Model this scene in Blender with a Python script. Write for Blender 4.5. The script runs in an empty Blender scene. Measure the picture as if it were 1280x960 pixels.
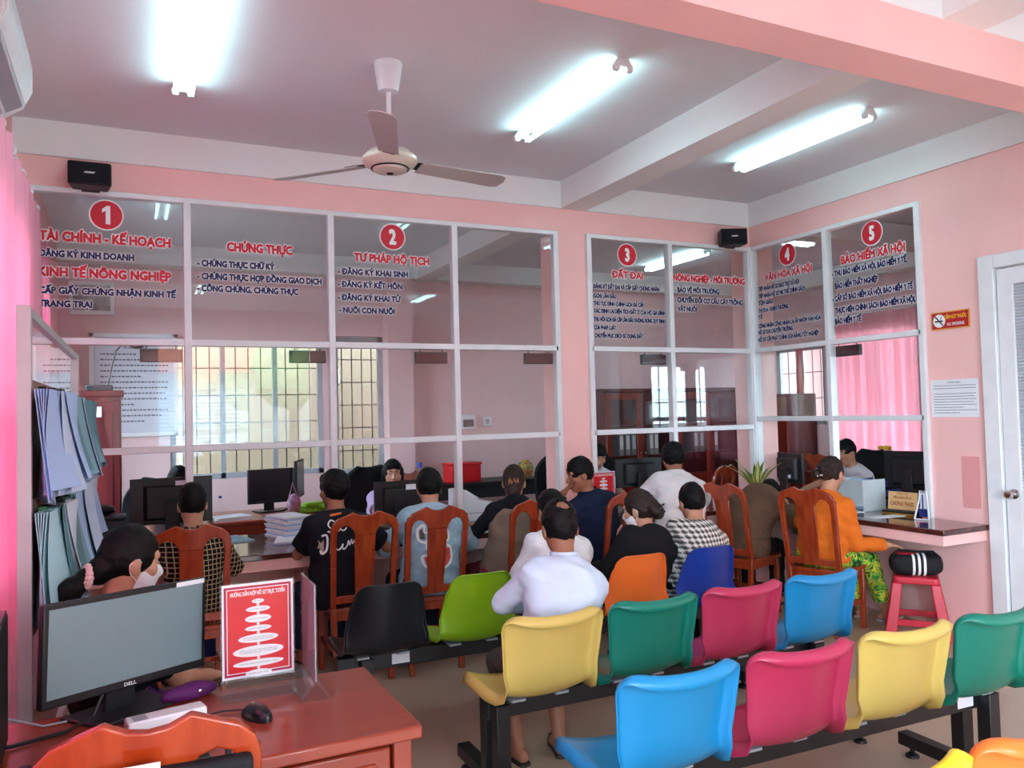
import bpy, bmesh, math, random, unicodedata
import numpy as np
from mathutils import Vector, Matrix
from mathutils.bvhtree import BVHTree
random.seed(7)
S = bpy.context.scene
COL = S.collection
R = math.radians
# ------------------------------------------------------------------ camera
F_PX = 996.51; YAW, PIT, ROL = .4531, .0359, -.0249
CAM = Vector((-5.157, -5.555, 1.573))
_cy, _sy, _cp, _sp = math.cos(YAW), math.sin(YAW), math.cos(PIT), math.sin(PIT)
FW = Vector((_sy*_cp, _cy*_cp, _sp)); _r = Vector((_cy, -_sy, 0)); _u = _r.cross(FW)
RT = _r*math.cos(ROL)+_u*math.sin(ROL); UP = _u*math.cos(ROL)-_r*math.sin(ROL)
cd = bpy.data.cameras.new('camera'); cam = bpy.data.objects.new('camera', cd); COL.objects.link(cam)
cd.sensor_fit = 'HORIZONTAL'; cd.sensor_width = 36; cd.lens = F_PX/1280*36; cd.clip_start = .05; cd.clip_end = 200
cam.matrix_world = Matrix(((RT.x, UP.x, -FW.x, CAM.x), (RT.y, UP.y, -FW.y, CAM.y), (RT.z, UP.z, -FW.z, CAM.z), (0, 0, 0, 1)))
S.camera = cam
# ------------------------------------------------------------------ light, exposure
S.view_settings.view_transform = 'Standard'; S.view_settings.look = 'None'
S.view_settings.gamma = 1; S.view_settings.use_curve_mapping = False
S.view_settings.exposure = EXPO = 3.0
WORLD_STRENGTH = 4.1
TUBE = 2.3
w = bpy.data.worlds.new('sky'); S.world = w; w.use_nodes = True
nt = w.node_tree; bg = nt.nodes['Background']
tc = nt.nodes.new('ShaderNodeTexCoord'); sx = nt.nodes.new('ShaderNodeSeparateXYZ'); cr = nt.nodes.new('ShaderNodeValToRGB')
nz = nt.nodes.new('ShaderNodeTexNoise'); nz.inputs['Scale'].default_value = 3.0; nz.inputs['Detail'].default_value = 6
ad = nt.nodes.new('ShaderNodeMath'); ad.operation = 'MULTIPLY_ADD'; ad.inputs[1].default_value = .25
nt.links.new(tc.outputs['Generated'], sx.inputs[0]); nt.links.new(tc.outputs['Generated'], nz.inputs['Vector'])
nt.links.new(nz.outputs['Fac'], ad.inputs[0]); nt.links.new(sx.outputs['Z'], ad.inputs[2]); nt.links.new(ad.outputs[0], cr.inputs[0])
cr.color_ramp.elements[0].position = .05; cr.color_ramp.elements[0].color = (.68, .88, 1, 1)
cr.color_ramp.elements[1].position = .8; cr.color_ramp.elements[1].color = (.55, .79, 1, 1)
nt.links.new(cr.outputs[0], bg.inputs['Color']); bg.inputs['Strength'].default_value = WORLD_STRENGTH
def portal(name, loc, rot, sx, sy):
    l = bpy.data.lights.new(name, 'AREA'); l.shape = 'RECTANGLE'; l.size = sx; l.size_y = sy; l.cycles.is_portal = True
    o = bpy.data.objects.new(name, l); o.location = loc; o.rotation_euler = rot; COL.objects.link(o)
portal('daylight_front_door', (-3.4, -8.75, 1.42), (R(-90), 0, math.pi), 2.5, 2.8)
portal('daylight_left_rear', (-5.9, -6.9, 1.8), (0, R(-90), 0), 1.8, 2.6)
portal('daylight_office_front', (.93, -2.6, 1.65), (R(-90), 0, math.pi), 1.25, 1.0)
portal('daylight_left_window', (-5.9, -2.6, 1.8), (0, R(-90), 0), 1.8, 4.0)
S.cycles.use_denoising = True
S.cycles.max_bounces = 10; S.cycles.diffuse_bounces = 5; S.cycles.glossy_bounces = 4
S.cycles.transmission_bounces = 8; S.cycles.transparent_max_bounces = 24
S.cycles.caustics_reflective = False; S.cycles.caustics_refractive = False
S.cycles.sample_clamp_indirect = 6.0
# ------------------------------------------------------------------ helpers
def lin(c): return tuple((v/255/12.92 if v <= 10 else ((v/255+.055)/1.055)**2.4) for v in c)+(1,)
_mc = {}
def P(name, rgb, rough=.5, spec=.5, metal=0, var=.05, vs=5., bump=0, bs=60., coat=0, emit=0, transl=0, rgb2=None, vdet=4, stretch=None, alpha=1):
    if name in _mc: return _mc[name]
    m = bpy.data.materials.new(name); m.use_nodes = True; n = m.node_tree.nodes; L = m.node_tree.links
    b = n['Principled BSDF']; c = lin(rgb)
    b.inputs['Roughness'].default_value = rough; b.inputs['Specular IOR Level'].default_value = spec
    b.inputs['Metallic'].default_value = metal; b.inputs['Coat Weight'].default_value = coat; b.inputs['Coat Roughness'].default_value = .08
    t = n.new('ShaderNodeTexCoord'); mp = n.new('ShaderNodeMapping'); L.new(t.outputs['Object'], mp.inputs[0])
    if stretch: mp.inputs['Scale'].default_value = stretch
    z = n.new('ShaderNodeTexNoise'); z.inputs['Scale'].default_value = vs; z.inputs['Detail'].default_value = vdet; L.new(mp.outputs[0], z.inputs['Vector'])
    r = n.new('ShaderNodeValToRGB'); L.new(z.outputs['Fac'], r.inputs[0])
    c2 = lin(rgb2) if rgb2 else tuple(min(1, v*(1+var)) for v in c[:3])+(1,)
    c1 = c if rgb2 else tuple(v*(1-var) for v in c[:3])+(1,)
    r.color_ramp.elements[0].position = .35; r.color_ramp.elements[0].color = c1
    r.color_ramp.elements[1].position = .65; r.color_ramp.elements[1].color = c2
    L.new(r.outputs[0], b.inputs['Base Color'])
    if bump:
        z2 = n.new('ShaderNodeTexNoise'); z2.inputs['Scale'].default_value = bs; L.new(mp.outputs[0], z2.inputs['Vector'])
        bp = n.new('ShaderNodeBump'); bp.inputs['Strength'].default_value = bump; bp.inputs['Distance'].default_value = .01
        L.new(z2.outputs['Fac'], bp.inputs['Height']); L.new(bp.outputs[0], b.inputs['Normal'])
    if emit:
        b.inputs['Emission Color'].default_value = c; b.inputs['Emission Strength'].default_value = emit
    if transl:
        tr = n.new('ShaderNodeBsdfTranslucent'); L.new(r.outputs[0], tr.inputs['Color']); mx = n.new('ShaderNodeMixShader')
        mx.inputs[0].default_value = transl; L.new(b.outputs[0], mx.inputs[1]); L.new(tr.outputs[0], mx.inputs[2])
        L.new(mx.outputs[0], n['Material Output'].inputs[0])
    _mc[name] = m; return m
def glass(name, tint=(.93, .95, .95), f0=.06, power=5., rough=0.0):
    if name in _mc: return _mc[name]
    m = bpy.data.materials.new(name); m.use_nodes = True; n = m.node_tree.nodes; L = m.node_tree.links; n.remove(n['Principled BSDF'])
    tr = n.new('ShaderNodeBsdfTransparent'); tr.inputs[0].default_value = tint+(1,)
    gl = n.new('ShaderNodeBsdfGlossy'); gl.inputs['Roughness'].default_value = rough; gl.inputs[0].default_value = (1, 1, 1, 1)
    lw = n.new('ShaderNodeLayerWeight'); lw.inputs[0].default_value = .5
    pw = n.new('ShaderNodeMath'); pw.operation = 'POWER'; pw.inputs[1].default_value = power
    ma = n.new('ShaderNodeMath'); ma.operation = 'MULTIPLY_ADD'; ma.inputs[1].default_value = 1-f0; ma.inputs[2].default_value = f0
    L.new(lw.outputs['Facing'], pw.inputs[0]); L.new(pw.outputs[0], ma.inputs[0])
    mx = n.new('ShaderNodeMixShader'); L.new(ma.outputs[0], mx.inputs[0]); L.new(tr.outputs[0], mx.inputs[1]); L.new(gl.outputs[0], mx.inputs[2])
    L.new(mx.outputs[0], n['Material Output'].inputs[0]); _mc[name] = m; return m
def checks(name, base, dark, light, sc=30., wd=.35, thin=.12, tilt=0.0):
    """woven plaid: broad dark bands and thin light lines in both directions"""
    if name in _mc: return _mc[name]
    m = bpy.data.materials.new(name); m.use_nodes = True; n = m.node_tree.nodes; L = m.node_tree.links; b = n['Principled BSDF']
    b.inputs['Roughness'].default_value = .85; b.inputs['Specular IOR Level'].default_value = .2
    t = n.new('ShaderNodeTexCoord'); s = n.new('ShaderNodeSeparateXYZ'); L.new(t.outputs['Object'], s.inputs[0])
    def math_(op, a, b_=None):
        q = n.new('ShaderNodeMath'); q.operation = op
        for i, v in enumerate((a, b_)):
            if v is None: continue
            if isinstance(v, (int, float)): q.inputs[i].default_value = v
            else: L.new(v, q.inputs[i])
        return q.outputs[0]
    xy = math_('ADD', s.outputs['X'], math_('MULTIPLY', s.outputs['Y'], .35))
    out = None
    col = n.new('ShaderNodeRGB'); col.outputs[0].default_value = lin(base); cur = col.outputs[0]
    for ax in (xy, s.outputs['Z']):
        f = math_('FRACT', math_('MULTIPLY', ax, sc))
        k = math_('MULTIPLY', math_('LESS_THAN', f, wd), .75)
        mx = n.new('ShaderNodeMix'); mx.data_type = 'RGBA'; L.new(k, mx.inputs['Factor']); L.new(cur, mx.inputs['A']); mx.inputs['B'].default_value = lin(dark); cur = mx.outputs['Result']
    for ax in (xy, s.outputs['Z']):
        f = math_('FRACT', math_('ADD', math_('MULTIPLY', ax, sc), .33))
        k = math_('MULTIPLY', math_('LESS_THAN', f, thin), .85)
        mx = n.new('ShaderNodeMix'); mx.data_type = 'RGBA'; L.new(k, mx.inputs['Factor']); L.new(cur, mx.inputs['A']); mx.inputs['B'].default_value = lin(light); cur = mx.outputs['Result']
    L.new(cur, b.inputs['Base Color']); _mc[name] = m; return m
def leafy(name, cols, sc=9.):
    if name in _mc: return _mc[name]
    m = bpy.data.materials.new(name); m.use_nodes = True; n = m.node_tree.nodes; L = m.node_tree.links; b = n['Principled BSDF']; b.inputs['Roughness'].default_value = .7
    t = n.new('ShaderNodeTexCoord'); z = n.new('ShaderNodeTexNoise'); z.inputs['Scale'].default_value = sc; z.inputs['Distortion'].default_value = 1.6; z.inputs['Detail'].default_value = 2
    L.new(t.outputs['Object'], z.inputs['Vector']); r = n.new('ShaderNodeValToRGB'); L.new(z.outputs['Fac'], r.inputs[0]); r.color_ramp.interpolation = 'CONSTANT'
    e = r.color_ramp.elements; k = len(cols)
    while len(e) < k: e.new(.5)
    for i, c in enumerate(cols): e[i].position = 0 if i == 0 else .36+.28*(i-1)/max(1, k-2); e[i].color = lin(c)
    L.new(r.outputs[0], b.inputs['Base Color']); _mc[name] = m; return m

class MB:
    def __init__(s): s.v = []; s.f = []
    def add(s, vs, fs):
        o = len(s.v); s.v += [tuple(v) for v in vs]; s.f += [tuple(i+o for i in f) for f in fs]; return s
    def box(s, x0, x1, y0, y1, z0, z1):
        return s.add([(x0, y0, z0), (x1, y0, z0), (x1, y1, z0), (x0, y1, z0), (x0, y0, z1), (x1, y0, z1), (x1, y1, z1), (x0, y1, z1)],
                     [(0, 3, 2, 1), (4, 5, 6, 7), (0, 1, 5, 4), (1, 2, 6, 5), (2, 3, 7, 6), (3, 0, 4, 7)])
    def obox(s, c, size, M=None):
        b = MB().box(*[q for d in size for q in (-d/2, d/2)]); M = M or Matrix()
        return s.add([Vector(c)+(M @ Vector(v)) for v in b.v], b.f)
    def bar(s, a, b, wx, wy, side=None):
        a, b = Vector(a), Vector(b); z = (b-a).normalized(); x = (Vector(side) if side else (Vector((1, 0, 0)) if abs(z.x) < .9 else Vector((0, 1, 0))))
        x = (x-z*x.dot(z)).normalized(); y = z.cross(x); M = Matrix((x, y, z)).transposed()
        return s.obox((a+b)/2, (wx, wy, (b-a).length), M)
    def tube(s, path, r, n=10, cap=True):
        path = [Vector(p) for p in path]; k = len(path); r = [r]*k if isinstance(r, (int, float)) else r; vs = []; fs = []; px = None
        for i, p in enumerate(path):
            t = (path[min(i+1, k-1)]-path[max(i-1, 0)]).normalized()
            if px is None: px = Vector((1, 0, 0)) if abs(t.x) < .8 else Vector((0, 1, 0))
            px = (px-t*px.dot(t)).normalized(); py = t.cross(px)
            vs += [p+(px*math.cos(2*math.pi*j/n)+py*math.sin(2*math.pi*j/n))*r[i] for j in range(n)]
        for i in range(k-1): fs += [(i*n+j, i*n+(j+1) % n, (i+1)*n+(j+1) % n, (i+1)*n+j) for j in range(n)]
        if cap: fs += [tuple(range(n))[::-1], tuple(range((k-1)*n, k*n))]
        return s.add(vs, fs)
    def lathe(s, prof, c=(0, 0, 0), n=20, M=None):
        vs = []; fs = []; M = M or Matrix()
        for r, z in prof: vs += [Vector(c)+M @ Vector((max(r, 1e-4)*math.cos(2*math.pi*j/n), max(r, 1e-4)*math.sin(2*math.pi*j/n), z)) for j in range(n)]
        k = len(prof)
        for i in range(k-1): fs += [(i*n+j, i*n+(j+1) % n, (i+1)*n+(j+1) % n, (i+1)*n+j) for j in range(n)]
        fs += [tuple(range(n))[::-1], tuple(range((k-1)*n, k*n))]
        return s.add(vs, fs)
    def ell(s, c, r, M=None, n=16):
        prof = [(math.sin(math.pi*i/(n//2)), -math.cos(math.pi*i/(n//2))) for i in range(n//2+1)]; b = MB().lathe(prof, n=n); M = M or Matrix()
        return s.add([Vector(c)+M @ Vector((v[0]*r[0], v[1]*r[1], v[2]*r[2])) for v in b.v], b.f)
    def prism(s, poly, fn, d0, d1):
        """poly in 2-D; fn(u, v, d) -> point"""
        k = len(poly)
        return s.add([fn(u, v, d0) for u, v in poly]+[fn(u, v, d1) for u, v in poly],
                     [tuple(range(k))[::-1], tuple(range(k, 2*k))]+[(i, (i+1) % k, (i+1) % k+k, i+k) for i in range(k)])
    def grid(s, fn, nu, nv, thick=0):
        vs = [Vector(fn(i/nu, j/nv)) for i in range(nu+1) for j in range(nv+1)]; q = lambda i, j: i*(nv+1)+j
        fs = [(q(i, j), q(i+1, j), q(i+1, j+1), q(i, j+1)) for i in range(nu) for j in range(nv)]
        if thick:
            nr = [Vector((0, 0, 0)) for _ in vs]
            for f in fs:
                nn = (vs[f[1]]-vs[f[0]]).cross(vs[f[3]]-vs[f[0]])
                for i in f: nr[i] += nn
            o = len(vs); vs2 = [v-n_.normalized()*thick for v, n_ in zip(vs, nr)]
            b = [q(i, 0) for i in range(nu+1)]+[q(nu, j) for j in range(1, nv+1)]+[q(i, nv) for i in range(nu-1, -1, -1)]+[q(0, j) for j in range(nv-1, 0, -1)]
            fs = fs+[tuple(i+o for i in f[::-1]) for f in fs]+[(b[i], b[(i+1) % len(b)], b[(i+1) % len(b)]+o, b[i]+o) for i in range(len(b))]
            vs = vs+vs2
        return s.add(vs, fs)
def link(name, me, mat, parent=None):
    o = bpy.data.objects.new(name, me); COL.objects.link(o)
    if mat and not me.materials: me.materials.append(mat)
    if parent: o.parent = parent
    return o
def obj(name, mb, mat, parent=None, bevel=0, sharp=35, flat=False, seg=2):
    me = bpy.data.meshes.new(name); me.from_pydata(mb.v, [], mb.f); me.validate()
    bm = bmesh.new(); bm.from_mesh(me); bmesh.ops.recalc_face_normals(bm, faces=bm.faces); bm.to_mesh(me); bm.free()
    if not flat:
        me.shade_smooth(); me.set_sharp_from_angle(angle=R(sharp))
    o = link(name, me, mat, parent)
    if bevel:
        b = o.modifiers.new('bevel', 'BEVEL'); b.width = bevel; b.segments = seg; b.limit_method = 'ANGLE'; b.angle_limit = R(40)
    return o
def tag(o, label=None, cat=None, group=None, kind=None):
    for k, v in (('label', label), ('category', cat), ('group', group), ('kind', kind)):
        if v: o[k] = v
    return o
def thing(name, label, cat, loc=(0, 0, 0), rz=0, group=None):
    o = bpy.data.objects.new(name, None); COL.objects.link(o); o.empty_display_size = .1
    o.location = loc; o.rotation_euler = (0, 0, rz); return tag(o, label, cat, group)
def struct(name, mb, mat, bevel=0):
    return tag(obj(name, mb, mat, bevel=bevel, flat=not bevel), kind='structure')
def sgroup(name):
    o = bpy.data.objects.new(name, None); COL.objects.link(o); return tag(o, kind='structure')
def dup(root, loc, rz, label=None, parent=None):
    c = root.copy(); COL.objects.link(c); c.parent = parent
    if parent is None: c.location = loc; c.rotation_euler = (0, 0, rz)
    if label: c['label'] = label
    for ch in root.children: dup(ch, None, None, None, c)
    return c
# lettering: built-in font, fitted to a width and a cap height
_gc = {}
def _raw(s):
    cu = bpy.data.curves.new('t', 'FONT'); cu.body = s; cu.size = 1; cu.resolution_u = 2
    o = bpy.data.objects.new('t', cu); COL.objects.link(o); me = bpy.data.meshes.new_from_object(o.evaluated_get(bpy.context.evaluated_depsgraph_get()))
    bpy.data.objects.remove(o); bpy.data.curves.remove(cu); v = [tuple(p.co) for p in me.vertices]; f = [tuple(p.vertices) for p in me.polygons]; bpy.data.meshes.remove(me); return v, f
def glyph(c):
    if c not in _gc:
        v, f = _raw(c) if c != ' ' else ([], []); hx = max(p[0] for p in _raw('H')[0]); _gc[c] = (v, f, max(p[0] for p in _raw(c+'H')[0])-hx)
    return _gc[c]
def stroke(m, pts, w_=.085):
    for (a, b), (c, d) in zip(pts[:-1], pts[1:]):
        L_ = math.hypot(c-a, d-b); nx, ny = -(d-b)/L_*w_/2, (c-a)/L_*w_/2; m.add([(a-nx, b-ny, 0), (c-nx, d-ny, 0), (c+nx, d+ny, 0), (a+nx, b+ny, 0)], [(0, 1, 2, 3)])
def text_mb(s, width=None, cap=.05, off=0.0, align='L'):
    """one line of capitals from the built-in font, Vietnamese marks drawn as strokes"""
    m = MB(); x = 0
    for ch in s:
        d = unicodedata.normalize('NFD', ch); b = {'Đ': 'D'}.get(d[0], d[0]); v, f, adv = glyph(b)
        m.add([(p[0]+x, p[1], 0) for p in v], f)
        if v:
            x0, x1 = min(p[0] for p in v)+x, max(p[0] for p in v)+x; c = (x0+x1)/2; up = 0; sx = 0
            if d[0] == 'Đ': stroke(m, [(x0-.07, .345), (x0+.26, .345)])
            for k in d[1:]:
                if k == '\u0302': stroke(m, [(c-.16, .73), (c, .84), (c+.16, .73)]); up = .06; sx = .2
                if k == '\u0306': stroke(m, [(c-.15, .85), (c-.07, .755), (c+.07, .755), (c+.15, .85)]); up = .14
                if k == '\u031b': stroke(m, [(x1-.05, .6), (x1+.07, .66), (x1+.09, .76)])
                if k == '\u0323': stroke(m, [(c-.055, -.16), (c+.055, -.16)], .11)
            for k in d[1:]:
                if k == '\u0301': stroke(m, [(c-.06+sx, .75+up), (c+.1+sx, .88+up)])
                if k == '\u0300': stroke(m, [(c-.1-sx, .88+up), (c+.06-sx, .75+up)])
                if k == '\u0309': stroke(m, [(c-.07+sx, .88+up), (c+.02+sx, .93+up), (c+.08+sx, .88+up), (c+sx, .81+up), (c+sx, .75+up)], .07)
                if k == '\u0303': stroke(m, [(c-.16, .77+up), (c-.07, .84+up), (c+.07, .77+up), (c+.16, .84+up)], .075)
        x += adv
    if not m.v: return m, 0
    xs = [p[0] for p in m.v]; a, b = min(xs), max(xs); k = cap/.682; q = width/(b-a) if width else k*.68; wd = (b-a)*q; sh = {'L': 0, 'C': wd/2, 'R': wd}[align]
    m.v = [((p[0]-a)*q-sh, p[1]*k, 0) for p in m.v]; return m, wd
def lay(mb, o, ex, ez, d=None):
    """put flat lettering (x, y) on a plane: origin o, right ex, up ez"""
    o, ex, ez = Vector(o), Vector(ex), Vector(ez); r = MB(); r.add([o+ex*v[0]+ez*v[1] for v in mb.v], mb.f); return r
def fat(m, b, n=8, st=.00012):
    """heavier lettering: shifted copies, each a hair behind the last"""
    if b <= 0: return m
    r = MB().add(m.v, m.f)
    for i in range(n): dx, dy = b*math.cos(2*math.pi*i/n), b*math.sin(2*math.pi*i/n); r.add([(v[0]+dx*.8, v[1]+dy, v[2]-(i+1)*st) for v in m.v], m.f)
    return r
def lettering(name, s, o, ex, ez, width, cap, mat, parent, bold=.05, outline=None, align='L', nrm=None):
    nrm = Vector(nrm or Vector(ex).cross(Vector(ez))); b = bold*cap; o, ex, ez = Vector(o), Vector(ex), Vector(ez)
    m, _ = text_mb(s, width and width-2*b, cap*(1-2*bold), 0, align=align)
    m.v = [(v[0]+(b if align == 'L' else 0), v[1]+b, v[2]) for v in m.v]
    put = lambda mb, d: MB().add([o+ex*v[0]+ez*v[1]+nrm*(v[2]+d) for v in mb.v], mb.f)
    q = obj(name, put(fat(m, b, 6), .0022 if outline else .0009), mat, parent, flat=True)
    if outline: obj(name+'_outline', put(fat(m, b+outline[1]*cap, 10), .0012), outline[0], parent, flat=True)
    return q
# ------------------------------------------------------------------ implicit surfaces for bodies, hair and clothes
class Field:
    def __init__(s, lo, hi, v):
        s.lo = np.array(lo, float); s.v = v; s.n = np.ceil((np.array(hi)-s.lo)/v).astype(int)+1; s.F = np.full(s.n, 1.0, np.float32)
    def blk(s, lo, hi):
        a = np.clip(np.floor((np.array(lo)-s.lo)/s.v).astype(int), 0, s.n); b = np.clip(np.ceil((np.array(hi)-s.lo)/s.v).astype(int)+1, 0, s.n)
        if (b <= a).any(): return None, None
        sl = tuple(slice(i, j) for i, j in zip(a, b)); g = [(s.lo[i]+s.v*np.arange(a[i], b[i])).astype(np.float32) for i in range(3)]
        return sl, (g[0][:, None, None], g[1][None, :, None], g[2][None, None, :])
    def add(s, pr, k=.02):
        fn, lo, hi = pr; p = k+2.5*s.v; sl, g = s.blk(np.array(lo)-p, np.array(hi)+p)
        if sl is None: return
        a = s.F[sl]; b = fn(*g); h = np.clip(.5+.5*(a-b)/k, 0, 1); s.F[sl] = a+(b-a)*h-k*h*(1-h)
    def sub(s, pr, k=.01):
        fn, lo, hi = pr; p = k+2.5*s.v; sl, g = s.blk(np.array(lo)-p, np.array(hi)+p)
        if sl is None: return
        a = s.F[sl]; b = -fn(*g); h = np.clip(.5-.5*(a-b)/k, 0, 1); s.F[sl] = a+(b-a)*h+k*h*(1-h)
    def cut(s, p, n, lo=None, hi=None):
        """remove what lies on the side n points to"""
        sl, g = s.blk(lo if lo is not None else s.lo, hi if hi is not None else s.lo+s.v*s.n)
        if sl is None: return
        n = np.array(n, float); n /= np.linalg.norm(n); d = sum((g[i]-p[i])*n[i] for i in range(3)); s.F[sl] = np.maximum(s.F[sl], d)
    def warp(s, amp, fr, ph=0.):
        X, Y, Z = s.blk(s.lo, s.lo+s.v*s.n)[1]
        s.F += amp*(np.sin(fr*X+2.1*np.sin(fr*.7*Z+ph))*np.sin(fr*1.3*Z+1.7*np.sin(fr*.9*Y+fr*.5*X)+ph)).astype(np.float32)
    def mesh(s):
        F = s.F; F[0], F[-1], F[:, 0], F[:, -1], F[:, :, 0], F[:, :, -1] = 1, 1, 1, 1, 1, 1
        I = F < 0; C = [(i, j, k) for i in (0, 1) for j in (0, 1) for k in (0, 1)]
        n = np.array(F.shape)-1; sh = lambda A, c: A[c[0]:c[0]+n[0], c[1]:c[1]+n[1], c[2]:c[2]+n[2]]
        cnt = sum(sh(I, c).astype(np.int8) for c in C); act = (cnt > 0) & (cnt < 8); idx = np.argwhere(act)
        ID = np.full(n, -1, np.int32); ID[act] = np.arange(len(idx)); pos = np.zeros((len(idx), 3)); num = np.zeros(len(idx))
        val = {c: F[idx[:, 0]+c[0], idx[:, 1]+c[1], idx[:, 2]+c[2]] for c in C}
        for a in C:
            for ax in range(3):
                if a[ax]: continue
                b = list(a); b[ax] = 1; b = tuple(b); va, vb = val[a], val[b]; m = (va < 0) != (vb < 0)
                t = np.where(m, va/np.where(m, va-vb, 1), 0); q = np.tile(np.array(a, float), (len(idx), 1)); q[:, ax] = t
                pos += q*m[:, None]; num += m
        V = s.lo+s.v*(idx+pos/num[:, None]); Q = []
        for ax in range(3):
            d = [0, 0, 0]; d[ax] = 1; o1, o2 = [(1, 2), (2, 0), (0, 1)][ax]
            sl0 = [slice(1, -1)]*3; sl0[ax] = slice(0, -1); sl1 = [slice(1, -1)]*3; sl1[ax] = slice(1, None)
            A, B = I[tuple(sl0)], I[tuple(sl1)]; e = np.argwhere(A != B)
            if not len(e): continue
            fl = A[e[:, 0], e[:, 1], e[:, 2]]; base = e.copy(); base[:, o1] += 1; base[:, o2] += 1
            def cell(u, v_):
                c = base.copy(); c[:, o1] -= u; c[:, o2] -= v_; return ID[c[:, 0], c[:, 1], c[:, 2]]
            q = np.stack([cell(1, 1), cell(0, 1), cell(0, 0), cell(1, 0)], 1); q[~fl] = q[~fl][:, ::-1]; Q.append(q)
        return V, np.concatenate(Q)
def field_obj(name, fld, mat, parent):
    V, Q = fld.mesh(); me = bpy.data.meshes.new(name); k = len(Q)
    me.vertices.add(len(V)); me.vertices.foreach_set('co', V.ravel()); me.loops.add(k*4); me.loops.foreach_set('vertex_index', Q.ravel().astype(np.int32))
    me.polygons.add(k); me.polygons.foreach_set('loop_start', np.arange(0, 4*k, 4, dtype=np.int32)); me.update(calc_edges=True); me.validate(); me.shade_smooth()
    return link(name, me, mat, parent), V, Q
def cap(a, b, ra, rb=None):
    rb = ra if rb is None else rb; a = np.array(a, float); b = np.array(b, float); d = b-a; L2 = max(d@d, 1e-9); r = max(ra, rb)
    def fn(X, Y, Z):
        x, y, z = X-a[0], Y-a[1], Z-a[2]; t = np.clip((x*d[0]+y*d[1]+z*d[2])/L2, 0, 1)
        return np.sqrt((x-t*d[0])**2+(y-t*d[1])**2+(z-t*d[2])**2)-(ra+(rb-ra)*t)
    return fn, np.minimum(a, b)-r, np.maximum(a, b)+r
def ellip(c, r, M=None):
    c = np.array(c, float); r = np.array(r, float); M = np.array(M) if M is not None else np.eye(3); e = np.sqrt(((M*r[None, :])**2).sum(1))
    def fn(X, Y, Z):
        x, y, z = X-c[0], Y-c[1], Z-c[2]; q = [M[0, i]*x+M[1, i]*y+M[2, i]*z for i in range(3)]
        k0 = np.sqrt(sum((q[i]/r[i])**2 for i in range(3))); k1 = np.sqrt(sum((q[i]/r[i]**2)**2 for i in range(3)))+1e-6
        return k0*(k0-1)/k1
    return fn, c-e, c+e
def loft(a, b, wa, da, wb, db, X_, F_):
    """tapered limb of elliptical section: half width w along X_, half depth d along F_"""
    a = np.array(a, float); b = np.array(b, float); d = b-a; L2 = max(d@d, 1e-9); X_ = np.array(X_); F_ = np.array(F_); A_ = np.cross(X_, F_); r = max(wa, da, wb, db)
    def fn(X, Y, Z):
        x, y, z = X-a[0], Y-a[1], Z-a[2]; t = np.clip((x*d[0]+y*d[1]+z*d[2])/L2, 0, 1); x, y, z = x-t*d[0], y-t*d[1], z-t*d[2]
        w = wa+(wb-wa)*t; dd = da+(db-da)*t; m = np.minimum(w, dd)
        p = x*X_[0]+y*X_[1]+z*X_[2]; q = x*F_[0]+y*F_[1]+z*F_[2]; l = x*A_[0]+y*A_[1]+z*A_[2]
        return (np.sqrt((p/w)**2+(q/dd)**2+(l/m)**2)-1)*m
    return fn, np.minimum(a, b)-r, np.maximum(a, b)+r
def torus(c, axis, R_, r):
    c = np.array(c, float); axis = np.array(axis, float); axis /= np.linalg.norm(axis)
    def fn(X, Y, Z):
        x, y, z = X-c[0], Y-c[1], Z-c[2]; h = x*axis[0]+y*axis[1]+z*axis[2]; rr = np.sqrt(np.maximum(x*x+y*y+z*z-h*h, 0))
        return np.sqrt((rr-R_)**2+h*h)-r
    return fn, c-(R_+r), c+(R_+r)
# ================================================================== palette
m_pink = P('pink_wall_paint', (250, 198, 193), .75, .3, var=.03, vs=2.2, bump=.08, bs=220)
m_pinkd = P('pink_wall_paint_office', (232, 196, 196), .8, .25, var=.03, vs=2)
m_cream = P('cream_beam_paint', (238, 238, 236), .8, .3, var=.02, vs=2)
m_ceil = P('ceiling_paint', (228, 228, 232), .85, .2, var=.025, vs=1.3)
m_floor = P('floor_tile', (182, 160, 138), .38, .45, var=.05, vs=1.6, rgb2=(173, 150, 128))
m_alu = P('white_painted_aluminium', (232, 233, 235), .35, .5, var=.03, vs=9)
m_grey = P('grey_painted_metal', (165, 168, 174), .45, .5)
m_top = P('dark_red_worktop', (92, 44, 38), .1, .6, rgb2=(74, 34, 30), vs=14, vdet=8, coat=.4)
m_glass = glass('window_glass', (.96, .97, .97), .028)
m_clear = glass('clear_acrylic', (.98, .985, .99), .014)
m_red = P('red_vinyl', (206, 34, 52), .5, .4, var=.02)
m_blue = P('navy_vinyl', (24, 20, 84), .5, .4, var=.02)
m_white = P('white_vinyl', (245, 245, 245), .6, .3, var=.01)
m_black = P('black_plastic', (22, 23, 26), .45, .45, var=.1)
m_blackm = P('black_satin_metal', (24, 25, 27), .4, .5, var=.1)
m_screen = P('dark_screen', (26, 28, 32), .25, .5)
m_paper = P('white_paper', (236, 238, 242), .8, .2, var=.02)
m_print = P('printed_ink', (90, 92, 105), .8, .1)
m_pinkcur = P('pink_curtain_cloth', (252, 188, 208), .8, .2, var=.02, vs=3, transl=.3)
m_wood = P('red_brown_wood', (140, 42, 20), .28, .5, rgb2=(112, 30, 14), vs=3.5, vdet=6, stretch=(9, 9, .9), coat=.35)
m_wooddark = P('dark_red_wood', (92, 24, 18), .35, .45, rgb2=(70, 16, 13), vs=3, stretch=(6, 6, .8), coat=.2)
m_woodor = P('orange_wood', (176, 66, 26), .24, .5, rgb2=(156, 50, 16), vs=4, vdet=6, stretch=(7, 7, 1), coat=.4)
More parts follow.
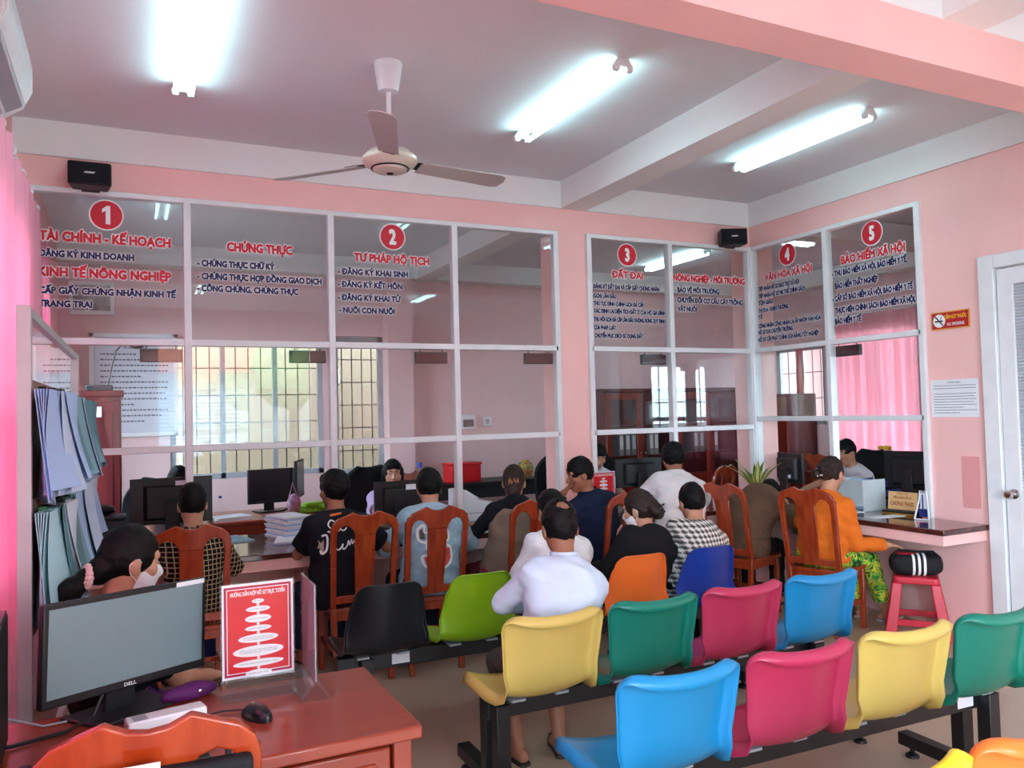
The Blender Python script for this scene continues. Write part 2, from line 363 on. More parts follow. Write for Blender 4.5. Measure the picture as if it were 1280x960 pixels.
m_desk = P('desk_wood', (150, 60, 38), .3, .35, rgb2=(140, 51, 31), vs=3, vdet=6, stretch=(.8, 7, 7), coat=.35)
m_chrome = P('brushed_chrome', (200, 198, 195), .2, .5, 1)
m_sky_blue_p = P('pale_blue_paper', (186, 206, 236), .8, .2, var=.05)
H_C, H_B, H_F = 3.427, 3.209, 3.02          # slab, beam soffit, top of the glazed frames
ZM, ZL, ZR = 2.076, 1.393, 1.463             # middle rail, lower rails of back and right glazing
# ================================================================== shell
struct('floor', MB().box(-5.9, 6.2, -8.7, 3.85, -.1, 0), m_floor)
struct('ceiling', MB().box(-5.9, 6.2, -8.7, 3.85, H_C, H_C+.12), m_ceil)
back = sgroup('wall_back')
obj('upper_band', MB().box(-5.75, .12, 0, .12, H_F, H_B), m_pink, back, flat=True)
obj('lower_wall', MB().box(-5.75, 0, .0, .1, 0, .7), m_pink, back, flat=True)
right = sgroup('wall_right')
obj('upper_band', MB().box(0, .12, -2.16, 0, H_F, H_B), m_pink, right, flat=True)
obj('pier', MB().box(0, .12, -2.16, -1.735, 0, H_F), m_pink, right, flat=True)
obj('lower_wall', MB().box(0, .1, -1.735, 0, 0, .7), m_pink, right, flat=True)
obj('door_lintel', MB().box(0, .12, -3.36, -2.16, 2.53, H_B), m_pink, right, flat=True)
obj('rear_stretch', MB().box(0, .12, -8.6, -3.36, 0, H_B), m_pink, right, flat=True)
obj('paint_patch', MB().box(-.003, .001, -2.1, -1.97, .85, 1.2), P('fresh_pink_paint', (232, 160, 158), .6, .3, var=.01), right, flat=True)
left = sgroup('wall_left')
obj('under_window', MB().box(-5.87, -5.75, -8.6, 3.7, 0, .9), m_pink, left, flat=True)
obj('over_window', MB().box(-5.87, -5.75, -8.6, 3.7, 2.7, H_C), m_pink, left, flat=True)
for a, b in ((-8.6, -8.2), (-5.6, -4.7), (-.45, .4), (2.6, 3.7)): obj('pier', MB().box(-5.87, -5.75, a, b, .9, 2.7), m_pink, left, flat=True)
struct('trim_1', MB().box(-5.75, .12, -.02, .2, H_B, H_C), m_cream)           # beam over the back glazing
struct('trim_2', MB().box(-.02, .22, -8.6, -.02, H_B, H_C), m_cream)          # beam over the right wall
struct('trim_3', MB().box(-1.982, -1.75, -3.16, -.02, H_B, H_C), m_cream)
struct('trim_13', MB().box(-2.0, -1.73, -8.6, -3.365, H_B, H_C), m_cream)
struct('trim_14', MB().box(-5.75, -.02, -3.365, -3.16, H_B, H_C), m_cream)      # cross beam
struct('trim_4', MB().box(-5.75, -.02, -3.365, -3.16, 3.0, H_B), m_pink)      # pink main beam
struct('trim_5', MB().box(-2.02, -1.751, 0, .28, 0, H_F), m_pink)             # column between the bays
struct('trim_6', MB().box(.05, .31, .05, .31, 0, H_C), m_pink)                # column in the corner
struct('trim_7', MB().box(-5.75, 6.1, 3.5, 3.72, H_B, H_C), m_cream)          # office beams
struct('trim_8', MB().box(-1.982, -1.75, .2, 3.5, H_B, H_C), m_cream)
struct('trim_9', MB().box(.31, 3.7, .05, .27, H_B, H_C), m_cream)
struct('trim_10', MB().box(3.4, 3.6, -2.4, 3.5, H_B, H_C), m_cream)
wf = sgroup('wall_front')
for q in ((-5.75, -4.65, 0, H_C), (-4.65, -2.2, 2.82, H_C), (-2.2, .12, 0, H_C)):
    obj('masonry', MB().box(q[0], q[1], -8.72, -8.6, q[2], q[3]), m_pink, wf, flat=True)
wo = sgroup('wall_office_back')
for q in ((-5.75, -4.72, 0, H_C), (-4.72, -3.08, 0, .93), (-4.72, -3.08, 2.45, H_C), (-3.08, -2.96, 0, H_C), (-2.96, -2.36, 2.52, H_C), (-2.36, 6.1, 0, H_C)):
    obj('masonry', MB().box(q[0], q[1], 3.7, 3.82, q[2], q[3]), m_pinkd, wo, flat=True)
we = sgroup('wall_office_right')
for q in ((-2.4, .95, 0, H_C), (.95, 2.3, 0, .75), (.95, 2.3, 2.6, H_C), (2.3, 2.5, 0, H_C), (2.5, 3.42, 0, 1.3), (2.5, 3.42, 2.42, H_C), (3.42, 3.7, 0, H_C)):
    obj('masonry', MB().box(3.6, 3.72, q[0], q[1], q[2], q[3]), m_pinkd, we, flat=True)
wof = sgroup('wall_office_front')
for q in ((.12, .3, 0, H_C), (.3, 1.55, 0, 1.15), (.3, 1.55, 2.15, H_C), (1.55, 3.72, 0, H_C)):
    obj('masonry', MB().box(q[0], q[1], -2.52, -2.4, q[2], q[3]), m_pinkd, wof, flat=True)
struct('trim_11', MB().box(-2.36, -2.05, 3.5, 3.7, 0, H_B), m_pinkd)           # pilaster in the office
# -------------------------------------------------- glazed fronts
def glazed(name, along, x0, x1, mull, zl, bays):
    """along='x': in the plane y=0; 'y': in the plane x=0. A frame, mullions and rails, panes between them"""
    g = sgroup(name); t = .045
    def bx(a0, a1, z0, z1, d0=-.03, d1=.03):
        return MB().box(a0, a1, d0, d1, z0, z1) if along == 'x' else MB().box(d0, d1, a0, a1, z0, z1)
    for a in (x0, x1): obj('jamb', bx(a-t/2, a+t/2, .75, H_F), m_alu, g, .004)
    for a in mull: obj('mullion', bx(a-t/2, a+t/2, .75, H_F-.02, -.034, .034), m_alu, g, .004)
    obj('head_rail', bx(x0, x1, H_F-.035, H_F, -.032, .032), m_alu, g, .004)
    obj('middle_rail', bx(x0, x1, ZM-.021, ZM+.021), m_alu, g, .004)
    obj('lower_rail', bx(x0, x1, zl-.021, zl+.021), m_alu, g, .004)
    e = sorted([x0, x1]+list(mull))
    for a, b in zip(e[:-1], e[1:]):
        for z0, z1 in ((zl, ZM), (ZM, H_F)):
            obj('pane', bx(a+.018, b-.018, z0+.018, z1-.018, -.003, .003), m_glass, g, flat=True)
    return g
W1 = glazed('window_1', 'x', -5.68, -2.045, (-4.783, -3.849, -2.917), ZL, 4)
W2 = glazed('window_2', 'x', -1.735, -.03, (-.923,), ZL, 2)
W3 = glazed('window_3', 'y', -1.723, -.03, (-.884,), ZR, 2)
struct('trim_12', MB().box(-.045, .045, -.045, .045, .75, H_F), m_alu, .004)
TB = [('TÀI CHÍNH - KẾ HOẠCH', 'r', -5.618, -4.879, 2.688, 0.0651), ('ĐĂNG KÝ KINH DOANH', 'b', -5.619, -5.093, 2.59, 0.0446),
('KINH TẾ NÔNG NGHIỆP', 'r', -5.623, -4.877, 2.469, 0.0625), ('CẤP GIẤY CHỨNG NHẬN KINH TẾ', 'b', -5.62, -4.847, 2.364, 0.045),
('TRANG TRẠI', 'b', -5.62, -5.33, 2.283, 0.0441), ('CHỨNG THỰC', 'r', -4.54, -4.108, 2.69, 0.065), ('- CHỨNG THỰC CHỮ KÝ', 'b', -4.724, -4.231, 2.581, 0.0454),
('- CHỨNG THỰC HỢP ĐỒNG GIAO DỊCH', 'b', -4.725, -3.912, 2.495, 0.046), ('- CÔNG CHỨNG, CHỨNG THỰC', 'b', -4.726, -4.073, 2.416, 0.0457),
('TƯ PHÁP HỘ TỊCH', 'r', -3.683, -3.112, 2.676, 0.064), ('- ĐĂNG KÝ KHAI SINH', 'b', -3.801, -3.279, 2.578, 0.046), ('- ĐĂNG KÝ KẾT HÔN', 'b', -3.802, -3.325, 2.488, 0.0459),
('- ĐĂNG KÝ KHAI TỬ', 'b', -3.804, -3.338, 2.394, 0.0459), ('- NUÔI CON NUÔI', 'b', -3.797, -3.386, 2.304, 0.0458), ('ĐẤT ĐAI', 'r', -1.511, -1.195, 2.671, 0.0638),
('- ĐĂNG KÝ ĐẤT ĐAI VÀ CẤP GIẤY CHỨNG NHẬN', 'b', -1.714, -1.03, 2.574, 0.0402), ('(GCN) LẦN ĐẦU', 'b', -1.70, -1.472, 2.496, 0.0396),
('- THỦ TỤC ĐÍNH CHÍNH GCN ĐÃ CẤP', 'b', -1.714, -1.198, 2.433, 0.04), ('- XÁC ĐỊNH LẠI DIỆN TÍCH ĐẤT Ở CỦA HỘ GIA ĐÌNH', 'b', -1.714, -0.976, 2.372, 0.0402),
('- THU HỒI GCN ĐÃ CẤP LẦN ĐẦU KHÔNG ĐÚNG QUY ĐỊNH', 'b', -1.714, -0.979, 2.302, 0.0402), ('CỦA PHÁP LUẬT', 'b', -1.70, -1.481, 2.234, 0.0396),
('- CHUYỂN MỤC ĐÍCH SỬ DỤNG ĐẤT', 'b', -1.714, -1.216, 2.168, 0.0399), ('NÔNG NGHIỆP - MÔI TRƯỜNG', 'r', -0.88, -0.077, 2.676, 0.0639),
('- BẢO VỆ MÔI TRƯỜNG', 'b', -0.871, -0.375, 2.578, 0.0492), ('- CHUYỂN ĐỔI CƠ CẤU CÂY TRỒNG', 'b', -0.875, -0.11, 2.49, 0.0496), ('VẬT NUÔI', 'b', -0.843, -0.634, 2.412, 0.0489)]
TR = [('VĂN HÓA XÃ HỘI', 'r', -0.188, -0.731, 2.686, 0.0655), ('TIẾP NHẬN HỒ SƠ BẢO TRỢ XÃ HỘI', 'b', -0.104, -0.586, 2.605, 0.042), ('TIẾP NHẬN HỒ SƠ HK THỂ CHÍNH SÁCH', 'b', -0.1, -0.651, 2.541, 0.0418),
('TÔN GIÁO', 'b', -0.097, -0.274, 2.48, 0.0428), ('THI ĐUA - KHEN THƯỞNG', 'b', -0.094, -0.455, 2.412, 0.0423), ('Y TẾ', 'b', -0.09, -0.146, 2.354, 0.0432),
('CÔNG NHẬN CÔNG NHẬN LẠI ẤP NHÓM VĂN HÓA', 'b', -0.087, -0.803, 2.273, 0.0414), ('HỒ SƠ KHI CHUYỂN TRƯỜNG', 'b', -0.084, -0.498, 2.216, 0.0422),
('HỒ SƠ CẤP PHÁT CHỈNH SỬA BẰNG TỐT NGHIỆP', 'b', -0.08, -0.777, 2.15, 0.0414), ('BẢO HIỂM XÃ HỘI', 'r', -1.027, -1.613, 2.684, 0.0704), ('- THU BẢO HIỂM XÃ HỘI, BẢO HIỂM Y TẾ,', 'b', -0.935, -1.623, 2.601, 0.0493),
('BẢO HIỂM THẤT NGHIỆP', 'b', -0.959, -1.367, 2.498, 0.0501), ('- CẤP SỔ BẢO HIỂM XÃ HỘI, BẢO HIỂM Y TẾ', 'b', -0.929, -1.665, 2.399, 0.0491),
('THỰC HIỆN CHÍNH SÁCH BẢO HIỂM XÃ HỘI,', 'b', -0.949, -1.679, 2.3, 0.0489), ('BẢO HIỂM Y TẾ', 'b', -0.945, -1.205, 2.214, 0.0506)]
for s, c, a, b, z, h in TB:
    lettering('lettering', s, (a, -.006, z), (1, 0, 0), (0, 0, 1), b-a, h, m_red if c == 'r' else m_blue, W1 if a < -2 else W2, .08, (m_white, .085))
for s, c, a, b, z, h in TR:
    lettering('lettering', s, (-.006, a, z), (0, -1, 0), (0, 0, 1), a-b, h, m_red if c == 'r' else m_blue, W3, .08, (m_white, .085))
def disc(pos, ex, num, par, r=.09):
    ex = Vector(ex); n = ex.cross(Vector((0, 0, 1))); M = Matrix((ex, Vector((0, 0, 1)), n)).transposed()
    obj('number_disc_rim', MB().lathe([(r+.008, 0), (r+.008, .001)], Vector(pos)+n*.005, 32, M), m_white, par, flat=True)
    obj('number_disc', MB().lathe([(r, 0), (r, .001)], Vector(pos)+n*.0065, 32, M), m_red, par, flat=True)
    if num == '1':
        obj('number', MB().add([Vector(pos)+n*.0085+ex*a+Vector((0, 0, b)) for a, b in ((-.004, -.058), (.022, -.058), (.022, .058), (.002, .058), (-.024, .036), (-.024, .014), (-.004, .026))], [tuple(range(7))]), m_white, par, flat=True)
    else: lettering('number', num, Vector(pos)+n*.008-Vector((0, 0, .058)), ex, (0, 0, 1), None, .116, m_white, par, .07, align='C')
for x, n_ in ((-5.25, '1'), (-3.393, '2'), (-1.35, '3')): disc((x, 0, 2.872), (1, 0, 0), n_, W1 if x < -2 else W2)
for y, n_ in ((-.461, '4'), (-1.327, '5')): disc((0, y, 2.878), (0, -1, 0), n_, W3)
# -------------------------------------------------- door in the right wall
D = sgroup('door_1'); fy0, fy1 = -2.16, -3.36
obj('frame', MB().box(-.03, .1, -2.265, -2.16, 0, 2.53).box(-.03, .1, -3.36, -3.255, 0, 2.53).box(-.03, .1, -3.255, -2.265, 2.44, 2.53), m_alu, D, .005)
lf = obj('leaf', MB().box(-.012, .03, -2.375, -2.275, .002, 2.43).box(-.012, .03, -3.245, -3.145, .002, 2.43).box(-.012, .03, -3.145, -2.375, 2.32, 2.43)
         .box(-.012, .03, -3.145, -2.375, .002, 1.0).box(-.016, .0, -3.1, -2.42, .1, .9), m_alu, D, .004)
obj('ribbed_panel', MB().grid(lambda u, v: (.005+.003*math.sin(v*400), -3.145+.77*u, 1.0+1.32*v), 2, 240), P('grey_ribbed_plastic', (176, 180, 186), .3, .5, var=.02), D)
kn = obj('knob', MB().lathe([(.032, 0), (.032, .006), (.012, .01), (.012, .035), (.026, .045), (.03, .06), (.022, .075), (0, .078)], (-.012, -2.33, .97), 20, Matrix.Rotation(R(-90), 4, 'Y').to_3x3().to_4x4()), m_chrome, D)
# -------------------------------------------------- office openings: barred window and door, curtained window, left windows
m_bar = P('grey_bar_metal', (84, 84, 88), .5, .4)
def barred(name, along, a0, a1, z0, z1, d, mull=(), nb=8, nh=5, mat=m_grey):
    g = sgroup(name)
    def bx(p0, p1, q0, q1, e0=-.03, e1=.03): return MB().box(p0, p1, d+e0, d+e1, q0, q1) if along == 'x' else MB().box(d+e0, d+e1, p0, p1, q0, q1)
    for p in (a0+.03, a1-.03): obj('jamb', bx(p-.03, p+.03, z0, z1), mat, g)
    for p in mull: obj('mullion', bx(p-.025, p+.025, z0, z1), mat, g)
    for q in (z0+.03, z1-.03): obj('rail', bx(a0, a1, q-.03, q+.03), mat, g)
    for i in range(1, nb): p = a0+(a1-a0)*i/nb; obj('bar', bx(p-.006, p+.006, z0, z1, .04, .052), m_bar, g)
    for i in range(1, nh): q = z0+(z1-z0)*i/nh; obj('bar', bx(a0, a1, q-.006, q+.006, .04, .052), m_bar, g)
    obj('pane', bx(a0+.05, a1-.05, z0+.05, z1-.05, -.003, .003), m_glass, g, flat=True)
    return g
barred('window_4', 'x', -4.72, -3.08, .93, 2.45, 3.76, (-4.18, -3.62), 12, 5)
dg_ = barred('door_2', 'x', -2.96, -2.36, .9, 2.52, 3.76, (), 5, 6)
obj('lower_panel', MB().box(-2.96, -2.36, 3.73, 3.79, .02, .9).box(-2.88, -2.44, 3.715, 3.73, .12, .78), m_grey, dg_, .004)
obj('handle', MB().tube([(-2.9, 3.72, 1.95), (-2.9, 3.68, 1.97), (-2.9, 3.68, 2.13), (-2.9, 3.72, 2.15)], .009), m_chrome, dg_)
barred('window_5', 'y', 2.5, 3.42, 1.3, 2.42, 3.66, (2.96,), 6, 3)
barred('window_6', 'y', .95, 2.3, .75, 2.6, 3.66, (1.6,), 8, 4)
barred('window_9', 'x', .3, 1.55, 1.15, 2.15, -2.46, (1.2,), 6, 2)
barred('window_7', 'y', -4.7, -.45, .9, 2.7, -5.81, (-3.6, -2.6, -1.5), 24, 5)
barred('window_10_added', 'y', -8.2, -5.6, .9, 2.7, -5.81, (-6.9,), 8, 3)  # unseen rear window, added to let in cool light from the left
barred('window_8', 'y', .4, 2.6, .9, 2.7, -5.81, (1.5,), 12, 5)
# -------------------------------------------------- outside
struct('ground', MB().box(-60, 60, -70, 40, -.4, -.12), P('asphalt', (120, 117, 112), .9, .2))
struct('wall_neighbour_right', MB().box(5.0, 5.2, 2.35, 4.6, -.2, 5.0), P('neighbour_plaster_right', (190, 160, 120), .9, .2, vs=1))
struct('wall_neighbour', MB().box(-16, 14, 5.1, 5.4, -.2, 5.6), P('neighbour_plaster', (134, 116, 94), .9, .2, vs=1))
# ================================================================== counter
cnt = thing('service_counter', 'long L-shaped service counter with dark red polished top and pink apron under the glazing', 'counter', (-3, 0, 0))
cp = cnt.location
def rel(mb, o=cp): r = MB(); r.add([Vector(v)-Vector(o) for v in mb.v], mb.f); return r
Lp = [(-5.47, -.51), (-.465, -.51), (-.465, -2.15), (-.002, -2.15), (-.002, -1.735), (.42, -1.735), (.42, .03), (.04, .03), (.04, .42), (-1.745, .42), (-1.745, -.005), (-2.025, -.005), (-2.025, .42), (-5.47, .42)]
obj('worktop', rel(MB().prism(Lp, lambda u, v, d: (u, v, d), .715, .752)), m_top, cnt, .006, sharp=30)
Ap = [(-5.45, -.49), (-.445, -.49), (-.445, -2.13), (-.004, -2.13), (-.004, -2.03), (-.365, -2.03), (-.365, -.41), (-5.45, -.41)]
obj('apron', rel(MB().prism(Ap, lambda u, v, d: (u, v, d), .645, .715)), m_pink, cnt, .003)
for x in (-5.2, -4.1, -2.95, -1.9, -.8): obj('bracket', rel(MB().prism([(-.4, .645), (-.02, .645), (-.02, .35)], lambda u, v, d: (x+d, u, v), -.03, .03)), m_pink, cnt)
# ================================================================== ceiling things
def tube_lamp(loc, label, L=1.2):
    t = thing('fluorescent_lamp', label, 'ceiling lamp', loc, 0, 'twin tube ceiling lamps')
    obj('housing', MB().box(-.026, .026, -L/2, L/2, -.03, 0), P('lamp_housing', (186, 200, 198), .5, .4), t, .004)
    for e in (-1, 1): obj('end_cap', MB().prism([(-.06, -.045), (-.055, -.075), (-.025, -.075), (-.02, -.05), (.02, -.05), (.025, -.075), (.055, -.075), (.06, -.045), (.03, -.002), (-.03, -.002)], lambda u, v, d: (u, e*(L/2-.012)+d, v), -.014, .014), m_alu, t, .004)
    for s in (-1, 1): obj('tube', MB().tube([(s*.04, -L/2+.03, -.06), (s*.04, L/2-.03, -.06)], .0135, 12), P('lit_fluorescent_tube', (200, 250, 255), .4, .2, emit=TUBE), t)
    return t
lamp = tube_lamp((-4.855, -1.49, H_C), 'twin tube fluorescent lamp on the ceiling nearest the left wall, cut by the top edge')
dup(lamp, (-2.786, -1.52, H_C), R(0), 'twin tube fluorescent lamp on the ceiling between the fan and the white cross beam')
dup(lamp, (-.95, -1.53, H_C), 0, 'twin tube fluorescent lamp on the ceiling of the right bay, beyond the white cross beam')
dup(lamp, (1.2, .95, H_C), R(90), 'twin tube fluorescent lamp in the office seen through panes 4 and 5')
dup(lamp, (.95, 2.3, H_C), 0, 'twin tube fluorescent lamp in the office seen through the pane right of number 3')
dup(lamp, (-4.2, -5.9, H_C), 0, 'unseen twin tube fluorescent lamp added in the rear bay for light, left one')  # this pair behind the camera is added to brighten the room
dup(lamp, (-1.0, -5.9, H_C), 0, 'unseen twin tube fluorescent lamp added in the rear bay for light, right one')
fan = thing('ceiling_fan', 'white three-blade ceiling fan with beige blades in front of the glazing', 'ceiling fan', (-3.894, -1.563, 0))
obj('canopy', MB().lathe([(.075, H_C), (.073, H_C-.02), (.056, H_C-.13), (.05, H_C-.15), (.02, H_C-.155)], n=28), m_alu, fan)
obj('downrod', MB().tube([(0, 0, H_C-.15), (0, 0, 2.93)], .013, 12), m_alu, fan)
obj('motor', MB().lathe([(.02, 2.975), (.06, 2.97), (.11, 2.955), (.142, 2.925), (.145, 2.905), (.13, 2.885), (.1, 2.872), (.092, 2.868), (.088, 2.856), (.03, 2.846), (.012, 2.84)], n=36), P('cream_plastic', (226, 218, 200), .35, .5), fan)
obj('ring', MB().lathe([(.098, 2.872), (.101, 2.868), (.098, 2.862), (.093, 2.866)], n=36), m_black, fan); obj('cap_dot', MB().ell((0, 0, 2.842), (.02, .02, .006)), m_black, fan)
m_blade = P('beige_blade', (188, 182, 178), .4, .5, var=.05)
for dx, dy in ((-.43, .46), (.70, .1), (-.26, -.70)):
    a = math.atan2(dy, dx); M = Matrix.Rotation(a, 3, 'Z'); M2 = M @ Matrix.Rotation(R(-13), 3, 'X')
    pl = [(.17, -.05), (.66, -.066), (.7, -.05), (.715, 0), (.7, .06), (.66, .07), (.17, .055)]
    bl = obj('blade', MB().prism(pl, lambda u, v, d: Vector((0, 0, 2.9))+M2 @ Vector((u, v, d)), -.003, .003), m_blade, fan, .002)
    obj('blade_arm', MB().prism([(.1, -.018), (.2, -.045), (.26, -.03), (.26, .03), (.2, .045), (.1, .018)], lambda u, v, d: Vector((0, 0, 2.9))+M2 @ Vector((u, v, d)), .003, .009), m_black, bl)
ac = thing('air_conditioner', 'white wall air conditioner high on the left wall above the pink curtain', 'air conditioner', (-5.75, -1.9, 2.92))
obj('body', MB().prism([(0, 0), (.13, 0), (.2, .05), (.225, .12), (.225, .24), (.2, .28), (0, .28)], lambda u, v, d: (u, d, v), -.42, .42), m_alu, ac, .01)
obj('front_panel', MB().prism([(.205, .06), (.235, .125), (.236, .235), (.22, .262), (.21, .24), (.21, .12)], lambda u, v, d: (u, d, v), -.41, .41), P('glossy_white_plastic', (240, 240, 242), .15, .6), ac, .004)
obj('air_flap', MB().prism([(.12, -.004), (.2, .04), (.204, .05), (.12, .006)], lambda u, v, d: (u, d, v), -.36, .36), m_grey, ac, .002)
def speaker(loc, rz, label):
    t = thing('wall_speaker', label, 'loudspeaker', loc, rz, 'black wall speakers')
    obj('cabinet', MB().prism([(-.118, -.07), (-.1, .07), (.1, .07), (.118, -.07), (.11, -.085), (-.11, -.085)], lambda u, v, d: (u, v, d), -.07, .07), m_black, t, .01)
    obj('grille', MB().grid(lambda u, v: (-.11+.22*u, -.088-.006*math.sin(math.pi*u), -.062+.124*v), 8, 8, .003), P('speaker_mesh', (28, 29, 34), .8, .2, bump=.5, bs=500), t)
    obj('badge', MB().prism([(-.03, -.005), (.024, -.005), (.03, .005), (-.024, .005)], lambda u, v, d: (u, d, v), -.098, -.094), P('silver_badge', (210, 210, 214), .3, .5, .6), t)
    obj('bracket', MB().box(-.03, .03, .05, .11, .05, .085), m_blackm, t, .003); obj('bracket', MB().box(-.05, .05, .06, .11, -.075, -.05), m_blackm, t, .003); return t
s1 = speaker((-5.335, -.115, 3.075), 0, 'black speaker on the pink band above window number 1')
dup(s1, (-.31, -.115, 3.068), R(-24), 'black speaker on the pink band beside the inside corner')
m_led = P('dark_red_led_panel', (74, 10, 22), .25, .5, rgb2=(58, 8, 16), vs=60)
def led(loc, label, rz=0, wd=.25):
    t = thing('number_display', label, 'LED display', loc, rz, 'hanging number displays')
    obj('case', MB().box(-wd/2, wd/2, -.02, .02, -.085, 0), m_black, t, .004)
    obj('screen', MB().box(-wd/2+.012, wd/2-.012, -.0225, -.019, -.078, -.012), m_led, t)
    for s in (-1, 1): obj('hanger', MB().tube([(s*wd*.35, 0, -.002), (s*wd*.35, 0, .03)], .004, 6), m_blackm, t)
    return t
l1 = led((-4.94, .06, 2.04), 'dark red number display hanging in the bay of window number 1')
for x, s in ((-4.005, 'the certification bay right of number 1'), (-3.09, 'the bay of number 2'), (-2.186, 'the bay left of the pink column'), (-1.07, 'the bay of number 3')):
    dup(l1, (x, .06, 2.04), 0, 'dark red number display hanging in '+s)
dup(l1, (.06, -1.0, 2.045), R(-90), 'dark red number display hanging in the bay of number 5')
# ================================================================== left wall
cur = thing('curtain', 'bright pink full-length curtain along the left wall of the waiting room', 'curtain', (-5.63, 0, 0), 0, 'pink curtains')
def folds(v, L): s = v*L; return .035*math.sin(s*31)+.016*math.sin(s*73+1)+.01*math.sin(s*13)
def curtain_mb(L, z0, z1, n=260): return MB().grid(lambda u, v: (folds(v, L)*(1-.35*u)+.006*math.sin(u*9+v*40), -v*L, z0+(z1-z0)*u), 14, n, .003)
obj('cloth', curtain_mb(5.2, .03, 2.86), m_pinkcur, cur)
obj('rail', MB().tube([(0, .1, 2.87), (0, -5.3, 2.87)], .014), m_alu, cur)
for i in range(14): obj('ring', MB().lathe([(.017, -.006), (.026, -.006), (.026, .006), (.017, .006)], (0, -.05-i*.38, 2.87), 16, Matrix.Rotation(R(90), 3, 'X')), m_alu, cur)
cur2 = thing('curtain', 'pale pink curtain inside the office behind the left end of the glazing', 'curtain', (-5.66, 1.05, 0), 0, 'pink curtains')
obj('cloth', curtain_mb(.7, .5, 2.86, 60), m_pinkcur, cur2); obj('rail', MB().tube([(0, .1, 2.87), (0, -.8, 2.87)], .014), m_alu, cur2)
cur3 = thing('curtain', 'sunlit pink curtain on the far office wall behind pane number 5', 'curtain', (3.53, 2.3, 0), 0, 'pink curtains')
obj('cloth', curtain_mb(1.5, .45, 2.75, 110), P('pale_pink_curtain_cloth', (252, 206, 214), .8, .2, var=.03, vs=3, transl=.45), cur3); obj('rail', MB().tube([(0, .1, 2.76), (0, -1.6, 2.76)], .014), m_alu, cur3)
cur4 = thing('curtain', 'narrow red-pink curtain tied at the small barred office window', 'curtain', (3.53, 2.95, 0), 0, 'pink curtains')
obj('cloth', curtain_mb(.16, 1.2, 2.45, 20), P('rose_curtain', (206, 92, 104), .8, .2, transl=.3), cur4)
# -------------------------------------------------- document rack
rk = thing('document_rack', 'tall aluminium rack of clipped papers along the pink curtain', 'document rack', (-5.44, -1.62, 0))
for y, x in ((-1.0, 0), (1.0, .04)): obj('post', MB().box(x-.02, x+.02, y-.02, y+.02, 0, 1.95), P('rack_aluminium', (178, 182, 180), .4, .5, .3), rk, .002)
rky = lambda t: (.04*(t+1)/2, t)
obj('top_rail', MB().bar((0, -1, 1.935), (.04, 1, 1.935), .03, .03), P('rack_aluminium', (178, 182, 180)), rk, .002)
obj('glass_panel', MB().bar((-.005, -.98, 1.825), (.035, .98, 1.825), .006, .2, (1, 0, 0)).v and MB().prism([(-.98, 1.72), (.98, 1.72), (.98, 1.92), (-.98, 1.92)], lambda u, v, d: (.02*(u+1)+d, u, v), -.002, .002), m_clear, rk)
m_strip = P('brown_board', (150, 112, 92), .6, .3)
for z in (1.70, 1.31, .93): obj('clip_board', MB().prism([(-.98, z-.045), (.98, z-.045), (.98, z+.02), (-.98, z+.02)], lambda u, v, d: (.02*(u+1)+d, u, v), -.012, .012), m_strip, rk, .002)
obj('back_board', MB().prism([(-.98, .9), (.98, .9), (.98, 1.7), (-.98, 1.7)], lambda u, v, d: (.02*(u+1)-.02+d, u, v), -.004, .004), P('tan_board', (178, 140, 118), .7, .2), rk)
for z in (.3, .12): obj('lower_rail', MB().bar((0, -1, z), (.04, 1, z), .03, .03), P('rack_aluminium', (178, 182, 180)), rk, .002)
for y in (-1, 1): obj('foot', MB().box(-.1+(.02 if y > 0 else 0), .14, y-.018, y+.018, 0, .03), P('rack_aluminium', (178, 182, 180)), rk, .002)
def sheaf(loc, rz, h, wd, mat, label, k, clip=None):
    t = thing('paper_sheaf', label, 'papers', loc, rz, 'sheaves of papers clipped to the rack')
    for j in range(6):
        ph = k*1.3+j*.7
        obj('sheet', MB().grid(lambda u, v: (wd*(u-.5)+.004*j, -.008*j-.02*v*math.sin(ph+u*2)-.007*v*v*j-.02*math.sin(3.1*u+ph)*v, -h*v*(1-.02*j)), 6, 10, .0015), mat, t)
    obj('clip', MB().prism([(-.02, -.03), (.02, -.03), (.012, .012), (-.012, .012)], lambda u, v, d: (u, d-.008, v), -.012, .012), clip or m_blackm, t, .002); return t
pap = [P('sheaf_paper_%s' % n, c, .8, .2, var=.04) for n, c in (('sky', (178, 200, 238)), ('aqua', (140, 176, 188)), ('pale', (202, 214, 238)), ('teal', (112, 150, 160)), ('mint', (186, 224, 232)), ('white', (228, 232, 244)))]
wc = ['sky blue', 'grey aqua', 'pale lavender', 'dark teal', 'light mint', 'white']
row1 = [0, 2, 0, 0, 1, 3, 1, 2, 1, 3, 0, 1, 3, 1, 3]; row2 = [4, 3, 5, 1, 3, 1, 0, 3, 1, 2, 3, 0, 2, 2, 0]; kk = 0
for r_, (zz, row, hh) in enumerate(((1.685, row1, .36), (1.295, row2, .38))):
    for i, ci in enumerate(row):
        y = -2.56+i*.136; h_ = hh*(1+.06*math.sin(i*2.1)); kk += 1
        sheaf((-5.405+.02*(y+2.62)+.035*(i*7 % 5)/5, y, zz), R(86+6*math.sin(i*1.9)), h_, .2, pap[ci], '%s papers clipped to the %s board of the rack, %s from the near post' % (wc[ci], 'upper' if r_ == 0 else 'middle', ('first', 'second', 'third', 'fourth', 'fifth', 'sixth', 'seventh', 'eighth', 'ninth', 'tenth', 'eleventh', 'twelfth', 'thirteenth', 'fourteenth', 'fifteenth')[i]), kk, P('green_clip', (30, 110, 70), .4) if (r_, i) == (1, 0) else None)
